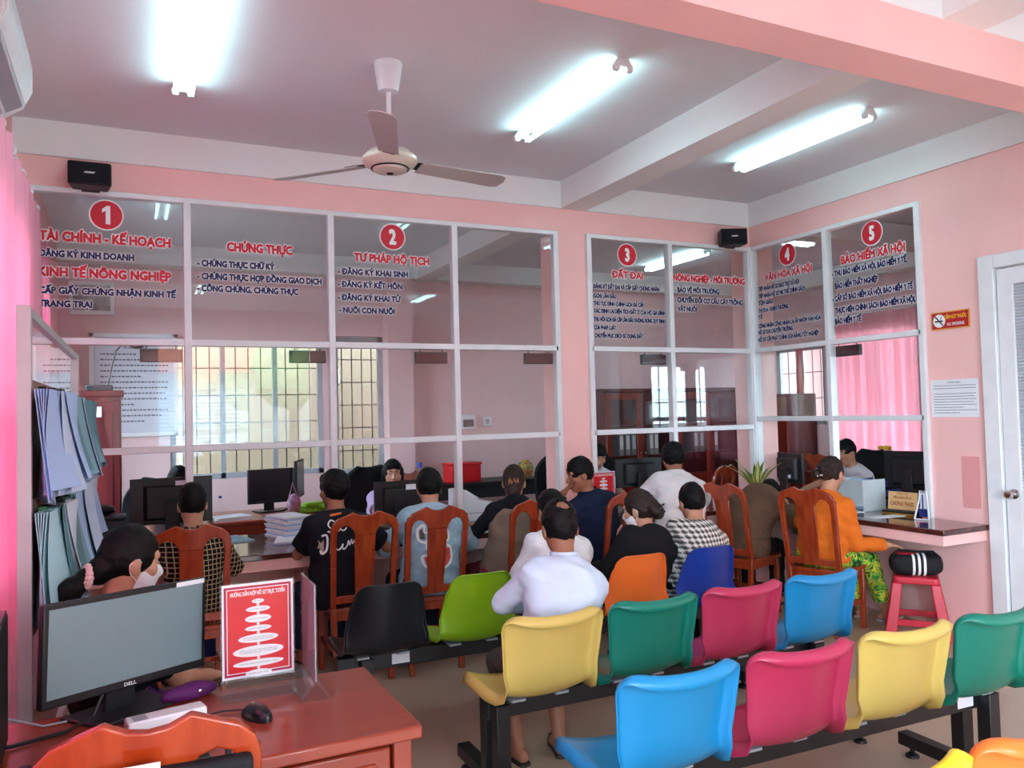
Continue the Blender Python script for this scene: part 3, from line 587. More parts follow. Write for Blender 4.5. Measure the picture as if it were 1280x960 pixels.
# ================================================================== chairs
def wood_chair_parts(t, mat, z0=.45):
    """seat .40 deep: centre at the origin, facing +Y; raked back"""
    rk_ = lambda z: -.185-max(0, z-.42)*.17
    for s in (-1, 1):
        obj('leg', MB().bar((s*.17, .175, 0), (s*.175, .17, z0-.03), .034, .034, (1, 0, 0)), mat, t, .004)
        pts = [(s*.16, -.215, 0), (s*.17, -.19, .25), (s*.178, rk_(.45), .45), (s*.182, rk_(.7), .7), (s*.186, rk_(.93), .93)]
        m = MB()
        for p, q in zip(pts[:-1], pts[1:]): m.bar(p, q, .034, .03, (1, 0, 0))
        obj('back_post', m, mat, t, .004)
    # crest rail with two peaks, rounded shoulders and the arches either side of the splat
    up = [(-.203, .86), (-.203, .915), (-.192, .955), (-.165, .982), (-.12, 1.0), (-.075, 1.018), (-.062, 1.011), (-.035, .998), (0, .993), (.035, .998), (.062, 1.011), (.075, 1.018), (.12, 1.0), (.165, .982), (.192, .955), (.203, .915), (.203, .86)]
    lo = [(.168, .86), (.166, .90), (.15, .93), (.12, .942), (.09, .93), (.07, .905), (.06, .88), (-.06, .88), (-.07, .905), (-.09, .93), (-.12, .942), (-.15, .93), (-.166, .90), (-.168, .86)]
    obj('crest_rail', MB().prism(up+lo, lambda u, v, d: (u, rk_(v)+d-.012*math.cos(u*6), v), -.014, .014), mat, t, .005, seg=3)
    obj('splat', MB().prism([(-.05, .49), (.05, .49), (.058, .7), (.062, .885), (-.062, .885), (-.058, .7)], lambda u, v, d: (u, rk_(v)+d-.008, v), -.009, .009), mat, t, .003)
    obj('back_rail', MB().bar((-.17, rk_(.5), .5), (.17, rk_(.5), .5), .03, .045, (0, 1, 0)), mat, t, .004)
    obj('seat', MB().prism([(-.19, -.2), (.19, -.2), (.205, .05), (.2, .2), (.17, .225), (-.17, .225), (-.2, .2), (-.205, .05)], lambda u, v, d: (u, v, d-.012*math.cos(v*5)*(1-(u/.25)**2)), z0-.025, z0+.003), mat, t, .006)
    for a, b in (((-.17, .17, z0-.05), (.17, .17, z0-.05)), ((-.172, -.18, z0-.05), (.172, -.18, z0-.05)), ((-.172, -.18, z0-.05), (-.172, .17, z0-.05)), ((.172, -.18, z0-.05), (.172, .17, z0-.05))):
        obj('seat_rail', MB().bar(a, b, .022, .05, (0, 0, 1) if False else None), mat, t, .002)
    for s in (-1, 1): obj('stretcher', MB().bar((s*.168, -.2, .2), (s*.172, .175, .2), .02, .028), mat, t, .003)
    obj('stretcher', MB().bar((-.168, .05, .2), (.168, .05, .2), .02, .028), mat, t, .003)
m_c1 = P('chair_wood', (164, 66, 34), .26, .5, rgb2=(140, 48, 22), vs=3.5, vdet=6, stretch=(9, 9, .9), coat=.4)
ch0 = thing('wooden_chair', 'carved red-brown wooden chair whose occupant wears a black printed shirt', 'chair', (-3.89, -.66, 0), 0, 'carved wooden chairs')
wood_chair_parts(ch0, m_c1)
for x, y, a, s in ((-3.445, -.68, 0, 'carved red-brown wooden chair under the denim jacket'), (-2.745, -.7, 2, 'carved red-brown wooden chair left of the navy jacket, behind the bald-spot man'),
                   (-2.06, -.7, -4, 'carved red-brown wooden chair right of the navy jacket, above the black hood'), (-.90, -.79, 74, 'carved red-brown wooden chair under the brown hoodie'),
                   (-.715, -1.42, 72, 'carved red-brown wooden chair under the woman in orange'), (-2.58, 1.75, 172, 'carved wooden chair in the office left of the red box'),
                   (-.02, .78, -20, 'carved wooden chair just inside the office by the snake plant'), (2.7, 2.6, 100, 'carved wooden chair in the office below the small barred window'), (2.3, 1.3, 80, 'carved wooden chair in the office in front of the pink curtain'),
                   (1.9, .35, -95, 'carved wooden chair in the office beside the yellow flowers')):
    dup(ch0, (x, y, 0), R(-a), s)
cho = thing('wooden_chair', 'smooth orange-brown wooden chair under the brown plaid shirt', 'chair', (-4.84, -.66, 0), 0, 'carved wooden chairs')
wood_chair_parts(cho, m_woodor)
chf = thing('wooden_chair', 'worn orange wooden chair at the near desk, cut by the bottom edge', 'chair', (-5.09, -3.59, 0), R(-6), 'carved wooden chairs')
wood_chair_parts(chf, m_woodor)
# -------------------------------------------------- rows of plastic seats
def seat_mb(flange=True, top=.78):
    """moulded shell: seat pan running up into the back, with a rolled rim round its edge"""
    pr = [(.225, .385), (.224, .405), (.21, .424), (.15, .431), (.06, .424), (-.04, .417), (-.11, .423), (-.155, .444), (-.182, .484), (-.2, .55), (-.215, .62), (-.228, .69), (-.236, .73)]
    wd = [.185, .194, .2, .204, .204, .198, .19, .182, .176, .178, .184, .19, .194] if flange else [.17, .19, .2, .206, .208, .204, .2, .197, .193, .185, .174, .162, .15]
    r = .05 if flange else .06; w0 = wd[-1]; z0 = top-r; pr[-1] = (-.236+(.73-z0)*.18, z0)
    for i in range(1, 7): a = i/6*math.pi/2*.97; pr.append((pr[12][0]-.18*r*math.sin(a)-(.022*(i/6)**2 if flange else 0), z0+r*math.sin(a)-(.004 if flange else 0)*(i/6)**2)); wd.append(w0-r+r*math.cos(a)-(.004*i/6))
    k = len(pr)-1; N = 20
    def pt(i, v):
        y, z = pr[i]; w_ = wd[i]; a = 2*v-1; bk = min(1, max(0, (z-.43)/.12)); c = a*a*(w_/.19)**2
        return Vector((w_*a, y+bk*(.046 if flange else .075)*c, z+(1-bk)*.03*c+((.009)*abs(a)**3*max(0, (z-.66)/.12) if flange else 0)))
    g = [[pt(i, j/N) for j in range(N+1)] for i in range(k+1)]
    m = MB(); m.add([p for row in g for p in row], [(i*(N+1)+j, (i+1)*(N+1)+j, (i+1)*(N+1)+j+1, i*(N+1)+j+1) for i in range(k) for j in range(N)])
    loop = [(i, N) for i in range(k+1)]+[(k, j) for j in range(N-1, 0, -1)]+[(i, 0) for i in range(k, -1, -1)]+[(0, j) for j in range(1, N)]
    B = [g[i][j] for i, j in loop]; n = len(B); rim = [[], [], [], []]; cz = Vector((0, .05, .35))
    for q in range(n):
        i, j = loop[q]; t = (B[(q+1) % n]-B[q-1]).normalized(); i0, i1, j0, j1 = max(i-1, 0), min(i+1, k), max(j-1, 0), min(j+1, N)
        nn = (g[i1][j]-g[i0][j]).cross(g[i][j1]-g[i][j0]); nn = nn.normalized() if nn.length > 1e-9 else Vector((0, -1, 0))
        nn = -nn if nn.dot(Vector((0, -1, -1))) < 0 else nn
        o = t.cross(nn).normalized(); o = -o if o.dot(B[q]-(g[min(i, k)][N//2] if 0 < i < k else g[k//2][N//2])) < 0 else o
        s = (1 if flange else .45)
        for l, (a, b) in enumerate(((.006, .002), (.013, .01), (.017, .024), (.018, .042))): rim[l].append(B[q]+o*a*s+nn*b*s)
    b0 = len(m.v); idx = [i*(N+1)+j for i, j in loop]; m.v += [tuple(p) for l in rim for p in l]
    L_ = [idx]+[[b0+l*n+q for q in range(n)] for l in range(4)]
    for l in range(4): m.f += [(L_[l][q], L_[l][(q+1) % n], L_[l+1][(q+1) % n], L_[l+1][q]) for q in range(n)]
    return m
SEATC = {'blue': (28, 138, 194), 'pink': (182, 48, 84), 'yellow': (214, 184, 98), 'green': (8, 120, 100), 'black': (26, 29, 34), 'lime': (132, 178, 24), 'orange': (240, 116, 44), 'navy': (22, 56, 150), 'white': (226, 226, 226), 'lemon': (250, 222, 40)}
def bench(name_lbl, loc, rz, seats, flange, pitch=.485, legs=(0,), sticker=None):
    t = thing('waiting_bench', name_lbl, 'bench', loc, rz, 'rows of plastic seats on black beams'); n = len(seats); L = n*pitch
    obj('beam', MB().box(-.215, L-.29, -.035, .035, .33, .405), m_blackm, t, .004)
    for i in range(n):
        if seats[i] is None: continue
        q = obj('seat', seat_mb(flange), P('plastic_'+seats[i], SEATC[seats[i]], .32, .5, var=.05, vs=3, bump=.03, bs=300), t, sharp=60)
        sm = q.modifiers.new('thickness', 'SOLIDIFY'); sm.thickness = .004; sm.offset = 0
        q.location = (i*pitch, 0, 0); q['label'] = '%s plastic seat shell' % seats[i]
        for s in (-1, 1): obj('bolt_plate', MB().box(i*pitch+s*.1-.03, i*pitch+s*.1+.03, -.09, .09, .404, .414), m_grey, t)
    for x in legs:
        lg = obj('leg', MB().box(x-.03, x+.03, -.09, -.03, .06, .40).box(x-.03, x+.03, .03, .09, .06, .40).box(x-.03, x+.03, -.36, .36, .045, .1), m_blackm, t, .004)
        for y in (-.31, .31): obj('glide', MB().lathe([(.03, 0), (.028, .012), (.01, .022), (.01, .05)], (x, y, 0), 14), m_black, lg)
    if sticker is not None: obj('sticker', MB().box(sticker-.045, sticker+.045, -.0365, -.034, .345, .395), m_paper, t)
    return t
bench('row of blue, pink, yellow and green plastic seats nearest the camera', (-3.625, -3.33, 0), R(-2), ('blue', 'pink', 'yellow', 'green'), True, .487, (-.1, 1.6), 1.5)
bench('middle row of yellow, green, pink and blue plastic seats, the white-shirted man on it', (-3.63, -2.53, 0), R(-.5), ('yellow', 'green', 'pink', 'blue'), True, .482, (-.17, 1.55), None)
bench('row of rounded black, lime, orange and navy plastic seats behind the counter chairs', (-4.03, -1.66, 0), R(-1.5), ('black', 'lime', 'white', 'orange', 'navy'), False, .472, (-.08, 2.0), .1)
bench('row of plastic seats cut by the bottom right corner, lemon and orange tops showing', (-3.63, -4.1, 0), R(-2), ('lemon', 'orange', 'green'), True, .47, (.0, 1.15), None)
# -------------------------------------------------- red stool and bag
st = thing('plastic_stool', 'red plastic stool under the counter end', 'stool', (-.29, -1.8, 0), R(38))
m_st = P('red_plastic', (206, 48, 66), .35, .5)
obj('seat', MB().prism([(-.14, -.12), (-.12, -.14), (.12, -.14), (.14, -.12), (.14, .12), (.12, .14), (-.12, .14), (-.14, .12)], lambda u, v, d: (u*(1.08-d), v*(1.08-d), .34+d*.42) if False else (u, v, d), .355, .40), m_st, st, .012, seg=3)
for sx in (-1, 1):
    for sy in (-1, 1): obj('leg', MB().prism([(-.03, -.03), (.03, -.03), (.03, .03), (-.03, .03)], lambda u, v, d: (sx*(.115+.055*(1-d))+u*(1.25-.25*d), sy*(.115+.055*(1-d))+v*(1.25-.25*d), .36*d), 0, 1), m_st, st, .008)
for s in (-1, 1):
    obj('rung', MB().bar((-.15, s*.15, .1), (.15, s*.15, .1), .018, .04, (0, 1, 0)), m_st, st, .003); obj('rung', MB().bar((s*.15, -.15, .1), (s*.15, .15, .1), .018, .04, (1, 0, 0)), m_st, st, .003)
bg_ = thing('sports_bag', 'small black bag with three white stripes on the red stool', 'bag', (-.3, -1.81, .40), R(-40))
fb = Field((-.22, -.14, -.02), (.22, .14, .2), .006); fb.add((lambda X, Y, Z: ((np.abs(X)/.165)**4+(np.abs(Y)/.095)**3+(np.abs(Z-.075)/.075)**3-1)*.05+0*X, np.array((-.17, -.1, 0)), np.array((.17, .1, .155))), .001)
fb.warp(.002, 45); bo, bV, bQ = field_obj('body', fb, P('black_bag_cloth', (24, 24, 28), .75, .3, bump=.2), bg_)
bT = BVHTree.FromPolygons([tuple(v) for v in bV], [tuple(int(i) for i in q) for q in bQ])
for i in range(3):
    pts = []
    for j in range(21):
        a = -2.0+4.0*j/20; d = Vector((0, -math.cos(a), math.sin(a))); h = bT.ray_cast(Vector((-.03+i*.034, 0, .075))+d*.3, -d); 
        if h[0]: pts.append(h[0]+d*.003)
    m = MB(); vs = []
    for p in pts: vs += [p+Vector((-.008, 0, 0)), p+Vector((.008, 0, 0))]
    m.add(vs, [(2*j, 2*j+1, 2*j+3, 2*j+2) for j in range(len(pts)-1)]); obj('white_stripe', m, m_white, bg_, flat=True)
obj('red_pocket', MB().ell((-.06, 0, .145), (.08, .06, .022)), P('dark_red_cloth', (150, 20, 34), .7, .3, bump=.2), bg_)
obj('strap', MB().tube([(-.15, -.02, .12), (-.12, -.05, .17), (0, -.06, .165), (.1, -.05, .165), (.15, -.02, .12)], .008, 8), P('black_bag_cloth', (24, 24, 28)), bg_)
# ================================================================== near desk and what stands on it
dk = thing('office_desk', 'reddish wooden desk in the near left corner carrying the monitor and the sign holders', 'desk', (-5.05, -3.22, 0))
obj('desk_top', MB().box(-.64, .6, -.29, .28, .715, .75), m_desk, dk, .006)
for x in (-.58, .55): obj('side_panel', MB().box(x-.02, x+.02, -.25, .25, 0, .715), m_desk, dk, .003)
obj('back_panel', MB().box(-.56, .53, .2, .22, .15, .715), m_desk, dk)
for x0, x1 in ((.08, .52), (-.4, .06)):
    dr = obj('drawer', MB().box(x0, x1, -.262, -.1, .57, .7), m_desk, dk, .006); obj('drawer_front_moulding', MB().box(x0+.04, x1-.04, -.268, -.26, .605, .665), m_desk, dr, .004)
obj('corner_post', MB().box(.525, .575, -.27, -.23, 0, .715), m_desk, dk, .004)
def rot2(rz): return Matrix.Rotation(rz, 3, 'Z')
def monitor(label, loc, rz, W_=.44, H_=.262, zc=.24, brand=None, screen=None, group=None, sticker=None, tilt=0):
    t = thing('monitor', label, 'monitor', loc, rz, group)
    Mt = Matrix.Rotation(R(tilt), 3, 'Y'); c = Vector((0, 0, zc))
    f = lambda mb: MB().add([c+Mt @ (Vector(v)-c) for v in mb.v], mb.f)
    obj('casing', f(MB().box(-W_/2, W_/2, -.012, .012, zc-H_/2, zc+H_/2).prism([(-W_*.3, zc-H_*.36), (W_*.3, zc-H_*.36), (W_*.3, zc+H_*.3), (-W_*.3, zc+H_*.3)], lambda u, v, d: (u*(1.15-.15*d), .012+.028*d, zc+(v-zc)*(1.15-.15*d)), 0, 1)), m_black, t, .004)
    obj('screen', f(MB().box(-W_/2+.014, W_/2-.014, -.0135, -.011, zc-H_/2+.024, zc+H_/2-.014)), screen or m_screen, t, flat=True)
    obj('neck', MB().prism([(-.045, .008), (.045, .008), (.04, zc), (-.04, zc)], lambda u, v, d: (u, d, v), .04, .06), m_black, t, .003)
    obj('foot', MB().prism([(-.11, -.07), (.11, -.07), (.13, .1), (-.13, .1)], lambda u, v, d: (u, v+.02, d), 0, .012), m_black, t, .004)
    if brand: lettering('maker_name', brand, c+Mt @ Vector((0, -.0125, -H_/2+.006)), Mt @ Vector((1, 0, 0)), Mt @ Vector((0, 0, 1)), .036, .010, m_white, t, .03, align='C', nrm=(0, -1, 0))
    if sticker: obj('sticker', f(MB().box(sticker[0], sticker[1], sticker[2]-.001, sticker[2]+.001, sticker[3], sticker[4])), m_paper, t, flat=True)
    return t
m_grscr = P('screen_reflection_grey', (120, 142, 146), .42, .5, var=.03, vs=2);  # reflected grey of the room put into the screen's colour
near_mon = monitor('dark grey widescreen monitor tilted on the near desk, screen facing the room behind', (-5.15, -3.02, .75), R(32), .49, .268, .212, 'DELL', m_grscr, 'computer monitors', (.14, .235, -.0145, .332, .345), 2)
kb = thing('keyboard', 'black keyboard at the left of the near desk behind the worn chair', 'keyboard', (-5.2, -3.4, .75), R(5))
obj('base', MB().prism([(-.08, 0), (.08, 0), (.08, .022), (-.08, .012)], lambda u, v, d: (d, u, v), -.22, .22), m_black, kb, .004)
for r_ in range(5):
    for c_ in range(14): obj('key', MB().box(-.21+c_*.03, -.185+c_*.03, -.07+r_*.029, -.046+r_*.029, .012+r_*.0018, .021+r_*.0018), m_black, kb, .002, seg=1) if r_*14+c_ < 70 else None
ms = thing('computer_mouse', 'black computer mouse on the near desk', 'mouse', (-4.83, -3.235, .75), R(20))
obj('body', MB().grid(lambda u, v: (.031*math.sin(math.pi*(u-.5))*math.sin(math.pi*min(1, .15+v*.85)), .055*math.cos(math.pi*v), max(0, .036*math.cos(math.pi*(u-.5))*math.sin(math.pi*(.1+.8*v)))), 14, 16, .002), P('black_gloss', (20, 21, 24), .25, .5), ms)
obj('wheel', MB().lathe([(.008, -.004), (.008, .004)], (0, .03, .028), 14, Matrix.Rotation(R(90), 3, 'Y')), m_grey, ms)
obj('cable', MB().tube([(0, .055, .01), (-.05, .11, .006), (-.16, .13, .004), (-.2, .2, .004), (-.3, .26, .004)], .0025, 6), m_black, ms)
rm = thing('white_remote_box', 'slim white plastic box with grey label lying in front of the near monitor', 'box', (-5.06, -3.165, .75), R(11))
obj('body', MB().box(-.1, .1, -.03, .03, 0, .036), P('glossy_white_plastic', (240, 240, 242), .15, .6), rm, .005); obj('label_patch', MB().box(-.085, -.05, -.024, .02, .0355, .0368), m_grey, rm)
m_posterred = P('poster_red', (222, 34, 42), .6, .2, var=.02); m_mar = P('poster_crimson', (180, 20, 62), .6, .2, var=.02)
def sign_holder(label, loc, rz, poster=True, group='acrylic sign holders'):
    t = thing('sign_holder', label, 'sign', loc, rz, group); w_ = .107
    obj('acrylic_sheet', MB().box(-w_, w_, -.004, -.001, .05, .335).box(-w_, w_, .001, .004, .05, .335), m_clear, t, flat=True)
    obj('acrylic_foot', MB().prism([(-.045, 0), (-.041, 0), (-.001, .052), (-.005, .052)], lambda u, v, d: (d, u, v), -w_, w_).prism([(.045, 0), (.041, 0), (.001, .052), (.005, .052)], lambda u, v, d: (d, u, v), -w_, w_).box(-w_, w_, -.043, .043, 0, .003), m_clear, t, flat=True)
    if not poster:
        obj('insert', MB().box(-w_+.003, w_-.003, -.0008, .0008, .056, .332), P('grey_card', (206, 206, 214), .5, .4), t, flat=True); return t
    p = obj('poster', MB().box(-.103, .103, -.0009, .0009, .055, .332), m_paper, t, flat=True)
    # printed side towards the waiting room
    e = lambda n_, mb, m: obj(n_, mb, m, p, flat=True)
    e('print_border', MB().box(-.097, .097, -.00105, -.0009, .062, .325), m_mar)
    e('print_rule', MB().box(-.09, .09, -.0012, -.001, .069, .318), m_paper); e('print_field', MB().box(-.0875, .0875, -.0014, -.0012, .0715, .3155), m_posterred)
    lettering('poster_title', 'HƯỚNG DẪN NỘP HỒ SƠ TRỰC TUYẾN', (0, -.0015, .296), (1, 0, 0), (0, 0, 1), .158, .0125, m_white, p, .03, align='C')
    txt = ['BẮT ĐẦU', 'ĐĂNG NHẬP CỔNG DVC', 'LỰA CHỌN THỦ TỤC HÀNH CHÍNH', 'NỘP HỒ SƠ', 'ĐĂNG NHẬP TÀI KHOẢN DỊCH VỤ CÔNG\nCỦA NGƯỜI DÂN', 'CHỌN LĨNH VỰC CẦN NỘP, KIỂM TRA\nVÀ ĐÍNH KÈM CÁC GIẤY TỜ CẦN THIẾT', 'THEO DÕI TRẠNG THÁI HỒ SƠ QUA MÃ SỐ', 'NHẬN KẾT QUẢ']
    z = .284; rr = [(.018, .0065), (.035, .0085), (.038, .0115), (.038, .0085), (.058, .0125), (.073, .0165), (.073, .0105), (.038, .0105)]
    for i, (a, b) in enumerate(rr):
        z -= b; cz = z
        e('flow_oval', MB().add([(a*math.cos(k*math.pi/16), -.0016, cz+b*math.sin(k*math.pi/16)) for k in range(32)], [tuple(range(32))]), m_white)
        for j, ln in enumerate(txt[i].split('\n')): lettering('flow_text', ln, (0, -.00175, cz-.0015-(j-.5*txt[i].count('\n'))*.006), (1, 0, 0), (0, 0, 1), a*1.5, .0034, m_print, p, 0, align='C')
        z -= b
        if i < 7: e('flow_arrow', MB().add([(-.003, -.0016, z), (.003, -.0016, z), (.003, -.0016, z-.004), (.006, -.0016, z-.004), (0, -.0016, z-.009), (-.006, -.0016, z-.004), (-.003, -.0016, z-.004)], [(0, 1, 2, 3, 4, 5, 6)]), m_white)
        z -= .0085
    return t
sign_holder('red flow-chart poster in a clear acrylic holder on the near desk', (-4.80, -3.04, .75), R(0))
sign_holder('clear acrylic sign holder seen edge-on, at the right of the near desk', (-4.66, -3.085, .75), R(89), False)
sign_holder('red flow-chart poster in an acrylic holder on the counter beside the navy jacket', (-1.72, -.12, .752), R(-4))
pc = thing('computer_tower', 'black computer tower at the left edge of the near desk', 'computer', (-5.515, -3.3, .75), R(2))
obj('case', MB().box(-.07, .09, -.2, .2, .01, .34), m_black, pc, .008); obj('top_lid', MB().box(-.068, .088, -.19, .19, .338, .346), P('black_gloss', (20, 21, 24), .25, .5), pc, .003)
for x in (-.05, .07):
    for y in (-.15, .15): obj('foot', MB().box(x-.015, x+.015, y-.02, y+.02, 0, .012), m_black, pc)
cb = tag(obj('power_cable', MB().tube([(-5.5, -3.2, .78), (-5.42, -3.14, .757), (-5.3, -3.1, .757), (-5.24, -3.02, .76), (-5.2, -2.98, .84)], .005, 8), m_black), 'black cable running from the tower to the near monitor', 'cable')
cb2 = tag(obj('grey_cable', MB().tube([(-5.5, -3.1, .9), (-5.44, -3.05, .8), (-5.36, -3.02, .756), (-5.25, -3.0, .755), (-5.2, -2.97, .755)], .003, 8), m_grey), 'thin grey cable hanging behind the near desk monitor', 'cable')
bf = thing('document_bag', 'flat black bag with a white slip hung on the back of the worn near chair', 'bag', (-5.1, -3.89, 0), R(-3))
obj('body', MB().box(-.12, .165, -.025, .015, .55, .925), P('black_bag_cloth', (24, 24, 28), .75, .3), bf, .012)
obj('white_slip', MB().box(-.07, .0, -.03, -.0265, .84, .945), m_paper, bf); [obj('strap', MB().tube([(s_, 0, .91), (s_, .03, .96), (s_, .06, .95)], .006, 8), m_black, bf) for s_ in (-.09, .12)]
pu = thing('purse', 'small purple purse with a round button behind the near monitor', 'purse', (-4.99, -2.975, .75), R(20))
q_ = Field((-.16, -.06, -.01), (.16, .06, .12), .006); q_.add(ellip((0, 0, .02), (.085, .03, .028)), .01); q_.warp(.003, 40); q_.cut((0, 0, .002), (0, 0, -1)); field_obj('body', q_, P('purple_cloth', (92, 30, 96), .6, .3), pu); obj('button', MB().ell((.02, -.03, .024), (.007, .004, .007), None, 12), m_chrome, pu)
ych = thing('plastic_chair', 'yellow plastic chair half hidden behind the near monitor', 'chair', (-5.33, -2.42, 0), R(-85))
m_yel = P('yellow_plastic', (236, 186, 30), .35, .5)
obj('seat', MB().prism([(-.2, -.2), (.2, -.2), (.22, .2), (-.22, .2)], lambda u, v, d: (u, v, d), .42, .445), m_yel, ych, .01)
obj('backrest', MB().grid(lambda u, v: (.2*(2*v-1)*(1-.15*u), -.2-.1*u-.03*(1-(2*v-1)**2), .48+.37*u), 8, 10, .006), m_yel, ych)
for sx in (-1, 1):
    for sy in (-1, 1): obj('leg', MB().bar((sx*.22, sy*.22, 0), (sx*.18, sy*.18, .43), .03, .03), m_yel, ych, .005)
    obj('back_post', MB().bar((sx*.19, -.2, .43), (sx*.17, -.3, .85), .03, .025), m_yel, ych, .005)
# ================================================================== counter things
m_dev = P('dark_grey_plastic', (38, 40, 44), .5, .4)
monitor('large black monitor back with a white sticker in front of the clerk at number 1', (-4.88, .17, .752), R(180), .5, .3, .3, None, None, 'computer monitors', (-.10, -.02, .042, .40, .43))
monitor('black monitor with white stickers in front of the clerk in lilac', (-3.335, .17, .752), R(180), .36, .27, .20, None, None, 'computer monitors', (-.13, -.05, .042, .27, .31))
monitor('black monitor in front of the clerk left of the bookcases', (-1.1, .28, .752), R(176), .46, .25, .27, None, None, 'computer monitors')
monitor('black monitor with a white sticker behind the brown hoodie', (.28, -.1, .752), R(80), .42, .27, .26, None, None, 'computer monitors', (-.08, .0, .042, .17, .2))
monitor('black monitor at the right end of the counter behind pane 5', (.33, -1.31, .752), R(100), .40, .29, .30, None, None, 'computer monitors')
pr_ = thing('printer', 'black printer on the left end of the counter', 'printer', (-5.3, .2, .752), R(0))
obj('body', MB().prism([(-.14, 0), (.16, 0), (.16, .2), (-.06, .2), (-.14, .11)], lambda u, v, d: (d, u, v), -.15, .15), m_black, pr_, .012); obj('paper_slot', MB().box(-.12, .12, -.16, -.1, .035, .06), m_dev, pr_, .004); obj('output_tray', MB().box(-.1, .1, -.24, -.12, .01, .018), m_grey, pr_, .003)
obj('scanner_lid', MB().box(-.15, .15, -.05, .16, .2, .222), m_dev, pr_, .006)
fn_ = tag(obj('desk_phone', MB().ell((-5.28, .27, 1.01), (.07, .08, .035)), m_black), 'rounded black phone lying on top of the black printer', 'telephone')
tr_ = tag(obj('white_tray', MB().box(-5.46, -5.2, -.14, -.02, .752, .772), m_paper, bevel=.003), 'flat white tray on the counter in front of the black printer', 'tray')
bl_ = thing('name_plate', 'small blue name plate with white edge on the counter beside the black printer', 'sign', (-5.16, -.1, .752)); obj('plate', MB().box(-.05, .05, -.002, .002, .01, .1), P('name_plate_blue', (36, 56, 160), .4), bl_); obj('rim', MB().box(-.054, .054, .0, .004, .006, .104), m_paper, bl_); obj('foot', MB().box(-.05, .05, -.02, .03, 0, .008), m_paper, bl_)
def stack(name, label, loc, rz, n, w_, d_, h=.012, mats=(m_paper,), group='stacks of documents on the counter'):
    t = thing(name, label, 'papers', loc, rz, group)
    for i in range(n):
        a = R(random.uniform(-6, 6)); M = Matrix.Rotation(a, 3, 'Z'); dx, dy = random.uniform(-.008, .008), random.uniform(-.008, .008)
        obj('folder', MB().obox((dx, dy, h*(i+.5)), (w_, d_, h*.92), M), mats[i % len(mats)], t)
    return t
stack('document_stack', 'thick stack of white and blue folders on the counter left of the printed black shirt', (-4.12, .2, .752), R(20), 12, .21, .3, .012, (m_paper, m_sky_blue_p, m_paper))
stack('document_stack', 'thin blue-edged papers on the counter in front of the thick stack', (-4.15, -.06, .752), R(-15), 2, .21, .3, .008, (m_sky_blue_p, m_paper))
stack('document_stack', 'flat blue file on the counter right of the brown plaid shirt', (-4.52, .22, .752), R(12), 1, .22, .31, .008, (pap[1],))
stack('document_stack', 'loose papers on the counter between the two men at number 2', (-3.68, -.1, .752), R(12), 3, .21, .3, .006)
stack('document_stack', 'white papers on the counter by the small red sign of the navy jacket man', (-2.25, .0, .752), R(-10), 3, .3, .21, .006)
stack('document_stack', 'white slip papers in front of the man in the white polo shirt', (-1.35, -.25, .752), R(20), 3, .21, .3, .006)
stack('document_stack', 'white sheet flat on the right counter below the white organizer box', (-.22, -1.12, .752), R(70), 1, .21, .3, .004)
stack('document_stack', 'grey sheet on the right counter in front of the tan sign', (-.2, -1.5, .752), R(85), 1, .1, .3, .003)
wp = thing('paper_sorter', 'white stepped paper box on the counter behind the denim jacket', 'box', (-2.72, .2, .752))
obj('box', MB().prism([(-.15, 0), (.15, 0), (.15, .13), (.0, .16), (-.1, .235), (-.15, .235)], lambda u, v, d: (u, d, v), -.12, .14), m_paper, wp, .004); obj('slot', MB().box(-.12, .14, -.123, -.119, .06, .066), m_grey, wp); obj('lid_sheet', MB().prism([(-.14, .238), (-.1, .24), (.02, .165), (.02, .16)], lambda u, v, d: (u, d, v), -.11, .13), m_paper, wp)
vb = tag(obj('white_speaker_box', MB().prism([(-.03, 0), (.03, 0), (.035, .16), (0, .2), (-.035, .16)], lambda u, v, d: (-3.98+u, -.2+d, .752+v), -.05, .05), m_paper, bevel=.008), 'upright white box on the counter left of the printed black shirt', 'box')
wo_ = thing('organizer_box', 'frosted white organizer box on the right counter beside the woman in orange', 'box', (.0, -1.12, .752), R(90))
m_fro = P('frosted_white_plastic', (214, 222, 224), .3, .4, transl=.3)
obj('front_panel', MB().box(-.13, .13, .12, .126, .04, .24), m_fro, wo_, .002); [obj('side_panel', MB().box(s_*.127-.003, s_*.127+.003, -.12, .12, 0, .24), m_fro, wo_) for s_ in (-1, 1)]; obj('base_panel', MB().box(-.13, .13, -.12, .126, 0, .006), m_clear, wo_)
for i in range(4): obj('folder', MB().box(-.115, .115, -.09+i*.045, -.075+i*.045, .008, .225+.01*(i % 2)), (m_paper, m_sky_blue_p)[i % 2], wo_)
bt = thing('letter_trays', 'stack of three dark blue letter trays behind the organizer box', 'tray', (.27, -1.02, .752), R(95)); m_bl = P('navy_plastic', (30, 50, 110), .35, .5)
for i in range(3):
    z = .01+i*.075; obj('tray', MB().box(-.12, .12, -.16, .16, z, z+.006).box(-.12, -.114, -.16, .16, z, z+.05).box(.114, .12, -.16, .16, z, z+.05).box(-.12, .12, .154, .16, z, z+.05), m_bl, bt, .002)
    obj('paper', MB().box(-.1, .1, -.14, .14, z+.007, z+.025), m_paper, bt)
for sx in (-1, 1):
    for sy in (-1, 1): obj('support', MB().box(sx*.117-.004, sx*.117+.004, sy*.15-.004, sy*.15+.004, 0, .2), m_bl, bt)
m_tan = P('tan_card', (230, 186, 130), .6, .3, var=.04); m_or = P('sign_brown_red', (170, 60, 40), .6)
tn = thing('desk_sign', 'tan desk sign with red lettering on the right end of the counter', 'sign', (-.02, -1.5, .752), R(-86))
